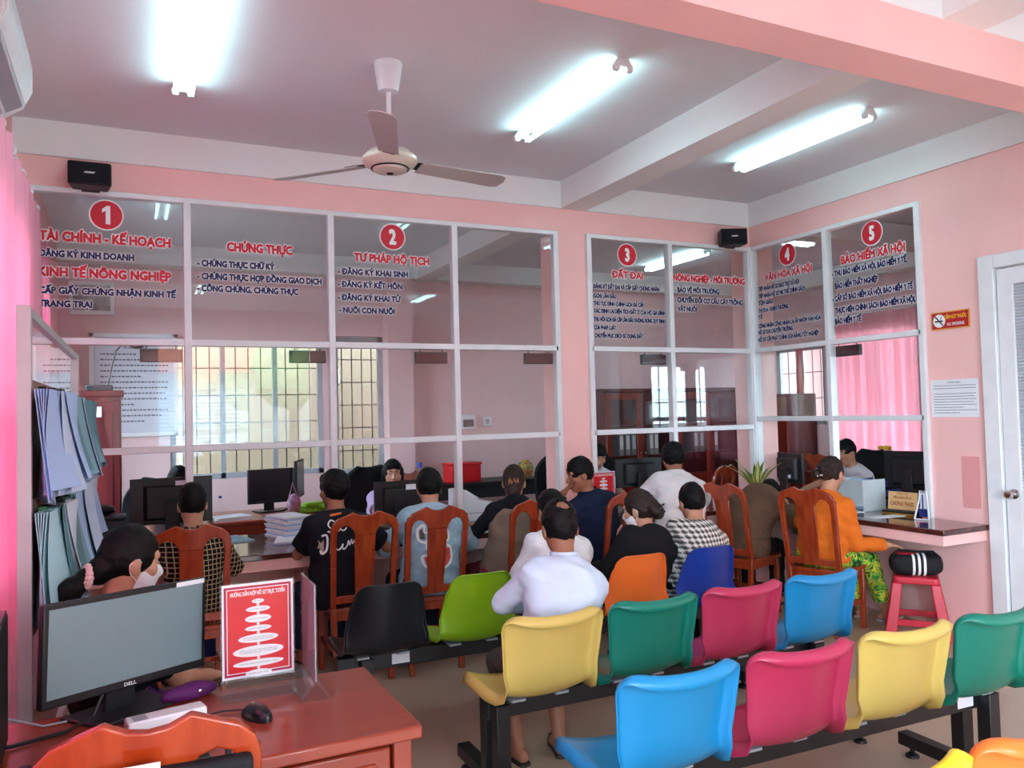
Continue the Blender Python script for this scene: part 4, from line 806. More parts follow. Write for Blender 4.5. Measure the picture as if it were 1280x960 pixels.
obj('plate', MB().prism([(-.115, .035), (.115, .035), (.115, .165), (-.115, .165)], lambda u, v, d: (u, d+v*.12, v), -.003, .003), m_tan, tn, .001); obj('stand', MB().box(-.13, .13, -.05, .05, 0, .03), m_black, tn, .004); obj('gilt_edge', MB().box(-.13, .13, -.052, -.049, .002, .016), P('gilt_edge', (176, 130, 50), .3, .5, .5), tn)
for s, z, wd_, cp_ in (('UBND XÃ', .148, .09, .009), ('TIẾP NHẬN HỒ SƠ', .115, .15, .015), ('CHỨNG THỰC', .065, .19, .028)):
    lettering('sign_text', s, (0, -.0045+z*.12, z), (1, 0, 0), (0, .12, 1), wd_, cp_, m_or, tn, .03, align='C', nrm=(0, -1, 0))
tw = thing('desk_easel', 'little white and navy upright stand at the very right end of the counter', 'stand', (-.13, -1.76, .752), R(-80))
obj('frame', MB().tube([(-.05, -.03, .005), (-.03, 0, .13), (-.022, .005, .2), (.022, .005, .2), (.03, 0, .13), (.05, -.03, .005), (-.05, -.03, .005)], .006, 8), m_paper, tw); obj('back_card', MB().prism([(-.03, .02), (.03, .02), (.02, .19), (-.02, .19)], lambda u, v, d: (u, .01+d, v), -.002, .002), m_paper, tw)
obj('navy_block', MB().box(-.03, .03, -.004, .004, .02, .075).box(-.006, .0, -.004, .004, .075, .175), P('navy_plastic', (30, 50, 110), .35), tw); obj('clip', MB().box(-.015, .015, -.008, .004, .185, .197), m_grey, tw)
sp = thing('snake_plant', 'snake plant with yellow-edged leaves on the counter corner', 'plant', (-.27, -.27, .752))
obj('pot', MB().lathe([(.04, 0), (.06, .005), (.075, .1), (.08, .11), (.068, .11), (.06, .09), (0, .085)], n=20), P('dark_pot', (60, 40, 36), .4), sp)
m_lf = P('snake_leaf', (40, 70, 40), .45, .4, rgb2=(66, 98, 52), vs=22, stretch=(1, 1, .35)); m_le = P('leaf_edge', (206, 200, 110), .5, .3)
for i in range(13):
    a = i*2.4; r0 = .012+.03*((i*7) % 5)/5; lean_ = .05+.22*((i*3) % 7)/7; h = .17+.13*((i*5) % 6)/6; d = Vector((math.cos(a), math.sin(a), 0)); sd = Vector((-d.y, d.x, 0))
    fnl = lambda k_: (lambda u, v: d*(r0+lean_*u*u)+sd*((v-.5)*k_*(1-u**2.2)*(.7+.6*u))+Vector((0, 0, .09+h*u))-d*(.006*(1-(2*v-1)**2)))
    l_ = obj('leaf', MB().grid(fnl(.054), 10, 4, .0015), m_lf, sp); obj('leaf_margin', MB().grid(lambda u, v: fnl(.068)(u, v)+d*.0016, 10, 4, .001), m_le, l_)
# ================================================================== wall papers and signs
ns = thing('no_smoking_sign', 'red and yellow no-smoking sign on the right wall', 'sign', (-.001, -1.935, 2.14), R(-90))
obj('plate', MB().box(-.142, .142, -.006, 0, -.062, .062), P('sign_gold', (226, 160, 50), .4), ns); obj('field', MB().box(-.134, .134, -.0075, -.006, -.054, .054), P('sign_red', (188, 24, 34), .4), ns)
Mx = Matrix.Rotation(R(90), 3, 'X'); obj('pictogram_disc', MB().lathe([(.046, 0), (.046, .0008)], (-.08, -.0076, 0), 28, Mx), m_white, ns)
obj('pictogram', MB().box(-.112, -.052, -.0095, -.0085, -.008, .002).prism([(-.112, .03), (-.106, .036), (-.048, -.03), (-.054, -.036)], lambda u, v, d: (u, d, v), -.0105, -.0095).tube([(-.062, -.009, .004), (-.07, -.009, .014), (-.058, -.009, .022), (-.066, -.009, .032)], .002, 6), m_black, ns)
lettering('sign_text', 'CẤM HÚT THUỐC', (.042, -.0085, .008), (1, 0, 0), (0, 0, 1), .165, .026, P('sign_yellow', (250, 214, 40), .5), ns, .03, align='C', nrm=(0, -1, 0)); lettering('sign_text', 'NO SMOKING', (.042, -.0085, -.04), (1, 0, 0), (0, 0, 1), .125, .022, m_white, ns, .03, align='C', nrm=(0, -1, 0))
def printed(t, w_, h, lines, title=None, y=-.0022, x0=None):
    n = len(lines)
    for i, f in enumerate(lines):
        if f <= 0: continue
        z = h*.5-h*.16-i*(h*.8/n); m = MB(); x = -w_*.44; k = 0
        while x < -w_*.44+w_*.88*f:
            L_ = w_*(.02+.035*((i*37+k*53) % 10)/10); m.box(x, min(x+L_, w_*.45), y-.0004, y, z-h*.008, z+h*.008); x += L_+w_*.012; k += 1
        obj('printed_line', m, m_print, t, flat=True)
    if title: lettering('printed_title', title, (0, y, h*.5-h*.1), (1, 0, 0), (0, 0, 1), w_*.28, h*.04, m_print, t, .02, align='C', nrm=(0, -1, 0))
no = thing('notice_sheet', 'white printed notice taped on the right wall beside the door', 'notice', (-.001, -1.94, 1.597), R(-90))
obj('sheet', MB().box(-.175, .175, -.002, 0, -.13, .13), m_paper, no); printed(no, .35, .26, (1, 1, 0, 1, .98, 1, .95, 1, .7, 1, .6), 'THÔNG BÁO')
wb = thing('notice_board', 'large white-framed printed board on the office back wall', 'board', (-5.06, 3.69, 1.96))
obj('board', MB().box(-.38, .38, -.02, 0, -.5, .5), P('board_white', (200, 204, 216), .4, .4), wb); printed(wb, .72, .95, (.5, .9, 1, 1, .6, 1, 1, .95, 1, .5, 1, .9, .6), 'MỤC TIÊU CHẤT LƯỢNG', -.0215)
obj('frame', MB().box(-.42, -.38, -.03, 0, -.54, .54).box(.38, .42, -.03, 0, -.54, .54).box(-.42, .42, -.03, 0, .5, .54).box(-.42, .42, -.03, 0, -.54, -.5), m_alu, wb, .004)
pf = thing('framed_picture', 'white-framed grey picture on the office wall above the notice board', 'picture', (-5.45, 3.69, 2.86)); obj('frame', MB().box(-.21, .21, -.03, 0, -.17, .17), m_alu, pf, .005); obj('print', MB().box(-.17, .17, -.032, -.03, -.13, .13), P('grey_print', (120, 122, 128), .4, rgb2=(176, 178, 182), vs=8), pf)
eb = thing('fuse_box', 'white fuse box with dark window on the office back wall', 'fuse box', (-1.3, 3.69, 1.47)); obj('case', MB().box(-.1, .1, -.06, 0, -.09, .09), m_alu, eb, .006); obj('window', MB().box(-.07, .07, -.064, -.058, -.06, .03), m_dev, eb, .003)
sw_ = thing('wall_switch', 'white wall switch right of the fuse box', 'switch', (-1.02, 3.69, 1.47)); obj('plate', MB().box(-.06, .06, -.01, 0, -.06, .06), m_alu, sw_, .004); obj('rocker', MB().box(-.025, .025, -.014, -.01, -.03, .03), m_grey, sw_, .002)
# ================================================================== office furniture
def cabinet_glass(label, loc, rz, W_, H_, nd, D_=.42):
    t = thing('bookcase', label, 'bookcase', loc, rz, 'dark wooden bookcases')
    obj('carcass', MB().box(-W_/2, -W_/2+.03, -D_/2, D_/2, 0, H_).box(W_/2-.03, W_/2, -D_/2, D_/2, 0, H_).box(-W_/2, W_/2, D_/2-.02, D_/2, 0, H_).box(-W_/2, W_/2, -D_/2, D_/2, 0, .08), m_wooddark, t, .003)
    obj('cornice', MB().box(-W_/2-.02, W_/2+.02, -D_/2-.02, D_/2+.01, H_, H_+.05), m_wooddark, t, .008)
    for z in (.55, .95, 1.35): obj('shelf', MB().box(-W_/2+.03, W_/2-.03, -D_/2+.03, D_/2-.02, z, z+.02), m_wooddark, t)
    dw = W_/nd
    for i in range(nd):
        a, b = -W_/2+i*dw+.004, -W_/2+(i+1)*dw-.004; y0, y1 = -D_/2-.02, -D_/2
        d = obj('door', MB().box(a, a+.07, y0, y1, .1, H_-.01).box(b-.07, b, y0, y1, .1, H_-.01).box(a+.07, b-.07, y0, y1, .1, .2).box(a+.07, b-.07, y0, y1, .62, .7).box(a+.07, b-.07, y0, y1, H_-.1, H_-.01).box(a+.07, b-.07, y0+.006, y1, .2, .62), m_wood if i % 2 == 0 else m_wooddark, t, .004)
        obj('door_pane', MB().box(a+.07, b-.07, y0+.008, y0+.012, .7, H_-.1), m_glass, d, flat=True); obj('door_knob', MB().ell((b-.035 if i % 2 == 0 else a+.035, y0-.012, 1.0), (.012, .014, .012), n=10), m_chrome, d)
    return t
bc = cabinet_glass('dark wooden glass-doored bookcase behind the bay of number 3', (.98, 3.4, 0), 0, 1.1, 1.8, 2)
dup(bc, (2.12, 3.4, 0), 0, 'dark wooden glass-doored bookcase right of the other, behind the bay without a number')
binder = thing('file_binder', 'grey file binder in the bookcase behind number 3', 'binder', (.72, 3.4, .97), 0, 'binders in the bookcases'); obj('spine', MB().box(-.035, .035, -.13, .12, 0, .31), P('grey_binder', (150, 150, 150), .6), binder, .003); obj('label_strip', MB().box(-.025, .025, -.132, -.13, .08, .26), m_paper, binder)
for i, (x, z) in enumerate(((.82, .97), (.92, .97), (1.2, .97), (1.28, .97), (1.95, .97), (2.05, .97), (2.3, .97), (1.1, 1.37), (1.2, 1.37), (2.0, 1.37), (2.1, 1.37))):
    dup(binder, (x, 3.4, z), 0, 'grey file binder on the %s shelf of the %s bookcase, %s' % ('middle' if z < 1 else 'upper', 'left' if x < 1.5 else 'right', ('second from the left', 'third from the left', 'fourth from the left', 'rightmost of its shelf', 'leftmost', 'second', 'rightmost', 'left of two', 'right of two', 'left of two', 'right of two')[i]))
wc_ = thing('wardrobe_cabinet', 'tall dark red wooden cabinet behind the left end of the counter', 'cabinet', (-5.42, 1.78, 0)); obj('carcass', MB().box(-.3, .24, -.2, .25, 0, 1.78), m_wooddark, wc_, .004); obj('cornice', MB().box(-.32, .26, -.22, .26, 1.78, 1.83), m_wooddark, wc_, .008)
for a, b in ((-.29, -.03), (-.025, .23)): d_ = obj('door', MB().box(a, b, -.222, -.2, .06, 1.74).box(a+.05, b-.05, -.228, -.222, .12, 1.66), P('red_cabinet_wood', (88, 16, 18), .4, .4, rgb2=(70, 10, 14), vs=3, stretch=(6, 6, .8)), wc_, .004); obj('handle', MB().box(b-.03 if a < -.1 else a+.015, b-.015 if a < -.1 else a+.03, -.24, -.222, .9, 1.02), m_chrome, d_, .003)
obj('door_label', MB().box(-.0, .1, -.231, -.229, 1.62, 1.7), m_paper, wc_)
fl = thing('desk_lamp', 'black gooseneck lamp on top of the tall red cabinet', 'lamp', (-5.3, 1.8, 1.83)); obj('base', MB().box(-.14, .06, -.07, .07, 0, .05), m_black, fl, .01); obj('gooseneck', MB().tube([(.02, 0, .05), (.05, 0, .2), (.08, 0, .33), (.12, 0, .38), (.2, 0, .385)], .007, 8), m_black, fl); obj('lamp_head', MB().ell((.24, 0, .375), (.05, .022, .02)), m_black, fl)
od = thing('side_desk', 'brown office side desk behind the counter left of the clerk in lilac', 'desk', (-4.1, 1.65, 0)); obj('desk_top', MB().box(-.5, .5, -.42, .42, .72, .75), m_desk, od, .005); obj('front_panel', MB().box(-.47, .47, -.4, -.38, .1, .72), m_desk, od)
for x in (-.47, .45): obj('side_panel', MB().box(x, x+.02, -.4, .4, 0, .72), m_desk, od)
monitor('black monitor on the office side desk, screen towards the counter', (-4.0, 1.75, .75), R(8), .4, .3, .23, None, None, 'computer monitors')
monitor('second slim monitor turned aside on the office side desk', (-3.72, 1.9, .75), R(70), .42, .34, .27, None, None, 'computer monitors')
stack('document_stack', 'white papers on the office side desk', (-4.38, 1.4, .75), R(15), 4, .3, .21, .008)
gp = thing('green_packets', 'bright green packets on the office side desk beside the clerk in lilac', 'packets', (-3.68, 1.5, .75), R(15)); m_gr = P('lime_wrap', (134, 190, 40), .4)
for i in range(5): obj('packet', MB().obox((-.1+.05*i, .03*(i % 2), .02+.025*(i % 3)), (.16, .09, .035), Matrix.Rotation(R(-10+9*i), 3, 'Z')), m_gr, gp, .008)
pb = tag(obj('pink_bag', MB().ell((-3.86, 1.42, .84), (.06, .05, .09)).tube([(-3.9, 1.42, .9), (-3.87, 1.42, 1.02), (-3.83, 1.42, .9)], .006), P('pink_bag_cloth', (190, 130, 140), .7, rgb2=(120, 90, 120), vs=30)), 'small pink bag hanging at the edge of the office side desk', 'bag')
wb_ = thing('water_bottle', 'small clear bottle on the office side desk left of the monitors', 'bottle', (-4.42, 1.75, .75)); obj('bottle', MB().lathe([(.03, 0), (.032, .1), (.02, .13), (.012, .15)], n=16), m_clear, wb_); obj('cap', MB().lathe([(.014, .15), (.014, .17)], n=12), m_bl, wb_)
bk = thing('back_table', 'dark low table along the office back wall behind the vest woman', 'table', (-1.35, 3.2, 0)); obj('table_top', MB().box(-.9, .75, -.3, .3, .74, .78), m_black, bk, .004); obj('apron', MB().box(-.87, .72, -.27, .27, .6, .74), m_dev, bk)
for x in (-.85, .68):
    for y in (-.26, .26): obj('leg', MB().box(x-.02, x+.02, y-.02, y+.02, 0, .74), m_dev, bk)
rb = thing('red_box', 'bright red box on the dark back table', 'box', (-1.62, 3.1, .78), R(5)); obj('body', MB().box(-.19, .19, -.12, .12, 0, .2), P('bright_red_plastic', (216, 30, 36), .35), rb, .01); obj('lid', MB().box(-.2, .2, -.13, .13, .2, .23), P('bright_red_plastic', (216, 30, 36)), rb, .006)
sb = thing('spray_bottle', 'white spray can with a purple cap on the red box', 'bottle', (-1.66, 3.1, 1.01)); obj('can', MB().lathe([(.032, 0), (.032, .17), (.024, .185)], n=18), m_paper, sb); obj('cap', MB().lathe([(.026, .185), (.026, .24), (.02, .245)], n=18), P('purple_plastic', (70, 30, 90), .4), sb)
b2 = thing('blue_bottle', 'little blue-capped bottle on the dark back table beside the mullion', 'bottle', (-2.12, 3.15, .78)); obj('bottle', MB().lathe([(.04, 0), (.042, .15), (.02, .19)], n=16), m_clear, b2); obj('cap', MB().lathe([(.024, .19), (.024, .25)], n=14), P('blue_plastic', (40, 80, 190), .4), b2)
fb2 = thing('snack_bag', 'crumpled yellow and green plastic bag on the dark back table', 'bag', (-.85, 3.15, .78)); q_ = Field((-.25, -.15, -.02), (.25, .15, .3), .01)
for c, r_ in (((-.06, 0, .06), (.15, .1, .08)), ((.08, 0, .1), (.1, .09, .12))): q_.add(ellip(c, r_), .03)
q_.warp(.012, 38); q_.cut((0, 0, 0), (0, 0, -1)); field_obj('bag', q_, leafy('snack_print', [(200, 160, 50), (70, 150, 110), (220, 190, 90), (190, 90, 50), (120, 170, 120)], 14), fb2)
fv = thing('flower_vase', 'yellow flowers in a vase in the office by the pink curtain', 'flowers', (2.75, .9, .76)); obj('vase', MB().lathe([(.03, 0), (.05, .03), (.035, .12), (.045, .16)], n=16), m_wooddark, fv)
for i in range(14): a = i*2.4; rr = .03+.1*(i % 5)/5; obj('flower', MB().ell((rr*math.cos(a), rr*math.sin(a), .2+.05*(i % 3)), (.035, .035, .025), n=10), P('yellow_petal', (236, 196, 40), .6), fv); obj('stem', MB().tube([(0, 0, .1), (rr*math.cos(a), rr*math.sin(a), .2+.05*(i % 3))], .003, 5), m_lf, fv)
ot = thing('office_table', 'dark red table in the office below the pink curtain', 'table', (2.8, 1.1, 0)); obj('table_top', MB().box(-.4, .4, -.7, .7, .72, .76), m_wooddark, ot, .005); obj('panel', MB().box(-.38, -.36, -.65, .65, .1, .72), m_wooddark, ot)
for y in (-.66, .64): obj('side_panel', MB().box(-.37, .37, y, y+.02, 0, .72), m_wooddark, ot)
lc = thing('low_cabinet', 'dark wooden cabinet under the small barred office window', 'cabinet', (3.3, 3.05, 0)); obj('carcass', MB().box(-.25, .28, -.4, .5, 0, 1.74), m_wooddark, lc, .004)
for a, b in ((-.39, .04), (.06, .49)): obj('door', MB().box(-.27, -.25, a, b, .05, 1.7), m_wood, lc, .004)
def office_chair(label, loc, rz):
    t = thing('office_chair', label, 'office chair', loc, rz, 'black office chairs'); 
    for i in range(5): a = i*2*math.pi/5; obj('base_arm', MB().bar((0, 0, .09), (.28*math.cos(a), .28*math.sin(a), .06), .04, .03), m_black, t, .004); obj('caster', MB().ell((.28*math.cos(a), .28*math.sin(a), .028), (.028, .028, .028), n=10), m_black, t)
    obj('gas_lift', MB().tube([(0, 0, .08), (0, 0, .42)], .025), m_chrome, t); obj('seat', MB().ell((0, 0, .45), (.24, .23, .05), n=24), P('black_seat_cloth', (30, 31, 34), .8, .2), t)
    obj('backrest', MB().grid(lambda u, v: ((.22+.04*math.sin(math.pi*u))*(2*v-1)*(1-.55*max(0, u-.75)/.25*max(0, u-.75)/.25*4*.25), -.22-.08*u+.07*(2*v-1)**2, .52+.6*u), 12, 12, .03), P('black_seat_cloth', (30, 31, 34), .8, .2), t, sharp=60); obj('back_bracket', MB().bar((0, -.1, .42), (0, -.27, .62), .06, .02), m_black, t)
    for s in (-1, 1): obj('armrest', MB().tube([(s*.24, -.1, .45), (s*.27, -.08, .66), (s*.27, .12, .67)], .018), m_black, t)
    return t
oc = office_chair('black office chair of the clerk at number 1, high back left of his monitor', (-4.98, 1.15, 0), R(165))
dup(oc, (-3.2, 1.15, 0), R(180), 'black office chair of the clerk in lilac')
dup(oc, (-.72, 1.15, 0), R(200), 'black office chair right of the clerk by the bookcases')
dup(oc, (-1.22, 1.3, 0), R(180), 'black office chair under the clerk by the bookcases'); dup(oc, (1.12, -.12, 0), R(95), 'black office chair under the clerk with his back to the pink curtain')
for i, (x, y) in enumerate(((-.7, -.62), (-.92, -.55))):
    t = thing('plastic_basket', 'dark red basket under the chair of the brown hoodie, ' + ('right one' if i == 0 else 'left one'), 'basket', (x, y-.12, 0), R(20), 'baskets under the chair'); m_b = P('maroon_plastic', (120, 34, 40), .45)
    obj('rim', MB().box(-.1, .1, -.08, -.07, .16, .18).box(-.1, .1, .07, .08, .16, .18).box(-.1, -.09, -.08, .08, .16, .18).box(.09, .1, -.08, .08, .16, .18), m_b, t); obj('floor', MB().box(-.085, .085, -.065, .065, 0, .008), m_b, t)
    m = MB()
    for k in range(9): f = -.09+k*.0225; m.bar((f*.9, -.067, .005), (f, -.075, .17), .008, .004).bar((f*.9, .067, .005), (f, .075, .17), .008, .004)
    for k in range(7): f = -.07+k*.0233; m.bar((-.087, f*.9, .005), (-.095, f, .17), .008, .004).bar((.087, f*.9, .005), (.095, f, .17), .008, .004)
    for z in (.05, .1): m.box(-.095, .095, -.076, -.07, z, z+.012).box(-.095, .095, .07, .076, z, z+.012)
    obj('lattice', m, m_b, t, flat=True)
# ================================================================== people
m_skin = P('skin', (196, 146, 118), .5, .35, var=.05, vs=12); m_skinl = P('skin_light', (206, 156, 132), .5, .35, var=.04, vs=12); m_skind = P('skin_tan', (160, 108, 82), .5, .35, var=.06, vs=12)
m_hair = P('black_hair', (8, 7, 8), .5, .18, rgb2=(15, 13, 13), vs=30, stretch=(3, 3, .5), bump=.35, bs=90); m_hairb = P('brown_black_hair', (30, 20, 18), .5, .3, rgb2=(52, 34, 28), vs=30, stretch=(3, 3, .5), bump=.35, bs=90)
m_lip = P('lips', (168, 92, 88), .5); m_eye = P('dark_eye', (26, 20, 20), .2, .5); m_mask = P('mask_cloth', (232, 234, 238), .8, .2)
def cloth(n, rgb, **kw): kw = dict(dict(rough=.85, spec=.2, var=.06, vs=7, bump=.55, bs=15), **kw); return P(n, rgb, **kw)
def npv(v): return np.array(v, float)
def ik(S_, T, a, b, pole):
    d = T-S_; L = np.linalg.norm(d); 
    if L > (a+b)*.995: T = S_+d/L*(a+b)*.995; d = T-S_; L = np.linalg.norm(d)
    u = d/L; x = (a*a-b*b+L*L)/(2*L); h = math.sqrt(max(a*a-x*x, 0)); p = npv(pole); p = p-u*(p@u); p /= np.linalg.norm(p)
    return S_+u*x+p*h, T
def person(label, x, y, face, hd, *, seat=.44, k=.9, shirt=None, pants=None, sleeve='long', hair='short', hmat=None, skin=None, hy=0, hp=8, hr=0, L=None, R_=None, feet=None, cuff=.1,
           mask=False, collar=None, hood=None, vest=None, bulge=.05, curl=(35, 35), fem=False, vox=.0075, loose=.014, shoes=None, lp=None, rp=None, spread=.0, hem=.07, thumb=True, accent=None, kh=.96, swf=1., st=.845):
    """seated figure: hips over (x, y), body turned `face` degrees clockwise from +Y; hd = head centre in the room; hand and foot targets in the room"""
    hmat = hmat or m_hair; skin = skin or m_skin
    rt_ = thing('person', label, 'person', (x, y, 0), R(-face)); Mz = Matrix.Rotation(R(-face), 3, 'Z'); inv = np.array(Mz.transposed())
    loc = lambda p: inv @ (npv(p)-npv((x, y, 0)))
    H = npv((0, 0, seat+.095)); hc = loc(hd)
    a_ = R(-(hy)); Mh = np.array(Matrix.Rotation(a_, 3, 'Z') @ Matrix.Rotation(R(-hp), 3, 'X') @ Matrix.Rotation(R(hr), 3, 'Y'))
    N = hc+Mh @ npv((0, -.035, -.125*kh))-npv((0, 0, .035)); sp_ = N-H; sl = np.linalg.norm(sp_); su = sp_/sl
    bx_ = npv((1, 0, 0)); bx_ = bx_-su*(bx_@su); bx_ /= np.linalg.norm(bx_); bf = np.cross(su, bx_)          # side and forward of the trunk
    at = lambda t, f=0: H+sp_*t-bf*(bulge*math.sin(math.pi*t)-f)
    sw = (.140 if fem else .152)*k/.93; sw *= swf; Sh = {s: at(st)+bx_*s*sw+bf*.0 for s in (-1, 1)}
    ua, fa = .275*k, .245*k; tl, cl = .42*k, .41*k
    hand = {}; elb = {}
    for s, T, pl in ((-1, L, lp), (1, R_, rp)):
        T = loc(T) if T is not None else npv((s*.1, .27, seat+.19)); elb[s], hand[s] = ik(Sh[s], T, ua, fa, npv(pl) if pl is not None else npv((s*.7, -.35, -.8)))
    hip = {s: H+npv((s*.09*k/.93, 0, -.005)) for s in (-1, 1)}; knee = {}; ank = {}
    for s in (-1, 1):
        f = feet[0 if s < 0 else 1] if feet else None; f = loc((f[0], f[1], 0)) if f else npv((s*(.11+spread), .40*k+.02, 0)); f[2] = .075
        knee[s], ank[s] = ik(hip[s], f, tl, cl, npv((s*.1, .8, .6)))
    segs = [(0.0, .165, .115), (.22, .148, .105), (.5, .158, .112), (.72, .168, .108), (.88, .125, .08), (.955, .06, .056)]
    if fem: segs = [(t, w_*.9, d_*.95) for t, w_, d_ in segs]
    q = k/.93
    def trunk(f, o, t0=0, t1=9):
        for (t, w_, d_), (t2, w2, d2) in zip(segs[:-1], segs[1:]):
            if t >= t0-.01 and t2 <= t1: f.add(loft(at(t), at(t2), w_*q+o, d_*q+o, w2*q+o, d2*q+o, bx_, bf), .03)
        for s in (-1, 1):
            f.add(cap(at(.9)+bx_*s*.025, Sh[s], .046*q+o, .046*q+o), .04)
    pts = [H, N, hc]+list(elb.values())+list(hand.values())+list(knee.values())+list(ank.values())+list(hip.values())
    lo = np.min(pts, 0)-.24; hi = np.max(pts, 0)+.24; lo[2] = max(lo[2], -.02)
    # ---- body: one continuous skin
    f = Field(lo, hi, vox); trunk(f, -.004)
    f.add(loft(H-npv((0, .01, 0)), H+npv((0, .02, 0)), .155*q, .11*q, .155*q, .11*q, npv((1, 0, 0)), npv((0, 1, 0))), .03)
    for s in (-1, 1):
        f.add(cap(Sh[s], elb[s], .042*q, .034*q), .03); f.add(cap(elb[s], hand[s], .034*q, .024*q), .015)
        f.add(cap(hip[s], knee[s], .078*q, .052*q), .03); f.add(cap(knee[s], ank[s], .05*q, .034*q), .02); f.add(cap(knee[s]*.7+ank[s]*.3-npv((0, .012, 0)), knee[s]*.45+ank[s]*.55, .046*q, .036*q), .03)
        fd = npv((ank[s][0]-hip[s][0]*.6, .0, 0)); fd = npv((s*.22, 1, 0)); fd /= np.linalg.norm(fd); sd = npv((fd[1], -fd[0], 0)); ft = ank[s]*npv((1, 1, 0))
        f.add(loft(ft-fd*.045+npv((0, 0, .036)), ft+fd*.06+npv((0, 0, .034)), .028, .028, .036, .026, sd, npv((0, 0, 1))), .02); f.add(loft(ft+fd*.06+npv((0, 0, .034)), ft+fd*.15+npv((0, 0, .026)), .036, .026, .034, .015, sd, npv((0, 0, 1))), .02)
    nb = hc+Mh @ npv((0, -.02, -.06)); f.add(cap(at(.93), nb, .054*q, .05*q), .03)
    E_ = lambda c, r: ellip(hc+Mh @ (npv(c)*kh), npv(r)*kh, Mh); C_ = lambda a, b, ra, rb=None: cap(hc+Mh @ (npv(a)*kh), hc+Mh @ (npv(b)*kh), ra*kh, (rb or ra)*kh)
    f.add(E_((0, -.012, .022), (.074, .093, .1)), .03); f.add(E_((0, .02, -.052), (.056, .066, .066)), .03); f.add(E_((0, .062, -.095), (.024, .022, .02)), .02)
    f.add(C_((0, .08, .012), (0, .101, -.026), .008, .0125), .012); f.add(C_((-.012, .088, -.03), (.012, .088, -.03), .008), .008); f.add(C_((-.04, .068, .03), (.04, .068, .03), .012), .02)
    f.add(C_((-.014, .082, -.058), (.014, .082, -.058), .009), .008)
    for s in (-1, 1): f.sub(E_((s*.031, .094, .008), (.019, .016, .012)), .012); f.add(E_((s*.042, .06, -.022), (.022, .02, .02)), .02); f.add(E_((s*.077, -.008, -.012), (.009, .02, .032)), .006)
    # ---- hands: palm, four bent fingers and a thumb
    for s, cu in ((-1, curl[0]), (1, curl[1])):
        d = hand[s]-elb[s]; d /= np.linalg.norm(d); pn = npv((s*-.25, 0, -1.)); pn -= d*(pn@d); pn /= np.linalg.norm(pn); sd = np.cross(d, pn)
        if sd[0]*s > 0: sd = -sd                                    # sd: the thumb side, inwards
        W0 = hand[s]; kn = W0+d*.082*k; f.add(loft(W0+d*.012, kn-d*.008, .026*k, .015*k, .037*k, .0135*k, sd, pn), .015)
        for i, (o, ln) in enumerate(((.029, .068), (.0095, .076), (-.0105, .071), (-.029, .056))):
            ln *= k; b = kn+sd*o*k; a1, a2, a3 = R(cu), R(cu*1.9), R(cu*2.5); p1 = b+(d*math.cos(a1)+pn*math.sin(a1))*ln*.45+sd*o*.12; p2 = p1+(d*math.cos(a2)+pn*math.sin(a2))*ln*.32; p3 = p2+(d*math.cos(a3)+pn*math.sin(a3))*ln*.24
            f.add(cap(b-d*.012, p1, .0088, .0082), .004); f.add(cap(p1, p2, .0082, .0076), .003); f.add(cap(p2, p3, .0076, .0066), .003)
        t1 = W0+d*.03*k+sd*.024*k; t2 = t1+(d*.62+sd*.65+pn*.25)*.036*k; t3 = t2+(d*.9+sd*.2+pn*.35)*.03*k; f.add(cap(t1, t2, .012, .0095), .008); f.add(cap(t2, t3, .0095, .0075), .003)
    body, bV, bQ = field_obj('body', f, skin, rt_)
    hv = lambda v: Vector(hc+Mh @ (npv(v)*kh)); MhM = Matrix(Mh.tolist())
    if not mask:
        obj('mouth', MB().ell(hv((0, .0905, -.0575)), (.021*kh, .0035, .0035), MhM, 12).ell(hv((0, .0905, -.063)), (.016*kh, .0035, .004), MhM, 12), m_lip, rt_)
    for s in (-1, 1):
        e = obj('eye', MB().ell(hv((s*.031, .0755, .008)), (.0125*kh, .005, .0045*kh), MhM, 12), P('eye_white', (214, 206, 200), .3), rt_); obj('iris', MB().ell(hv((s*.031, .0795, .008)), (.005, .002, .0046), MhM, 10), m_eye, e)
        obj('eyebrow', MB().tube([hv((s*.012, .083, .028)), hv((s*.03, .082, .033)), hv((s*.05, .07, .028))], [.003, .0036, .002], 6), hmat, rt_)
    # ---- hair
    g = Field(hc-.36, hc+.2, .006)
    if hair in ('short', 'bald_spot', 'boy'):
        g.add(E_((0, -.013, .026), (.082, .103, .109)), .01)
        if hair == 'boy': g.add(E_((0, -.03, .03), (.09, .105, .108)), .02); g.add(E_((0, .05, .085), (.06, .05, .035)), .03)
        g.warp(.003, 70); g.sub(E_((0, .122, -.05), (.07, .084, .108)), .006); g.cut(hc+Mh @ npv((0, -.09, -.085)), Mh @ npv((0, .55, -1)))
        for s in (-1, 1): g.sub(E_((s*.086, .028, -.034), (.034, .05, .046)), .006)
        if hair == 'bald_spot':
            g.sub(E_((.004, -.085, .1), (.034, .03, .034)), .01)
            for i in range(7): g.add(C_((-.03+.01*i, -.112, .075), (-.026+.008*i, -.06, .127), .0022), .003)
    else:
        g.add(E_((0, -.016, .024), (.081, .1, .108)), .01)
        if hair == 'bob':
            for s in (-1, 1): g.add(loft(hc+Mh @ npv((s*.068, -.03, .03)), hc+Mh @ npv((s*.076, -.02, -.17)), .02, .055, .018, .04, Mh @ npv((1, 0, 0)), Mh @ npv((0, 1, 0))), .03)
            g.add(loft(hc+Mh @ npv((0, -.06, .0)), hc+Mh @ npv((0, -.06, -.18)), .075, .045, .08, .03, Mh @ npv((1, 0, 0)), Mh @ npv((0, 1, 0))), .03); g.add(E_((0, .05, .068), (.062, .04, .028)), .02)
            g.warp(.002, 80); g.sub(E_((0, .112, -.04), (.067, .085, .1)), .006)
        else:
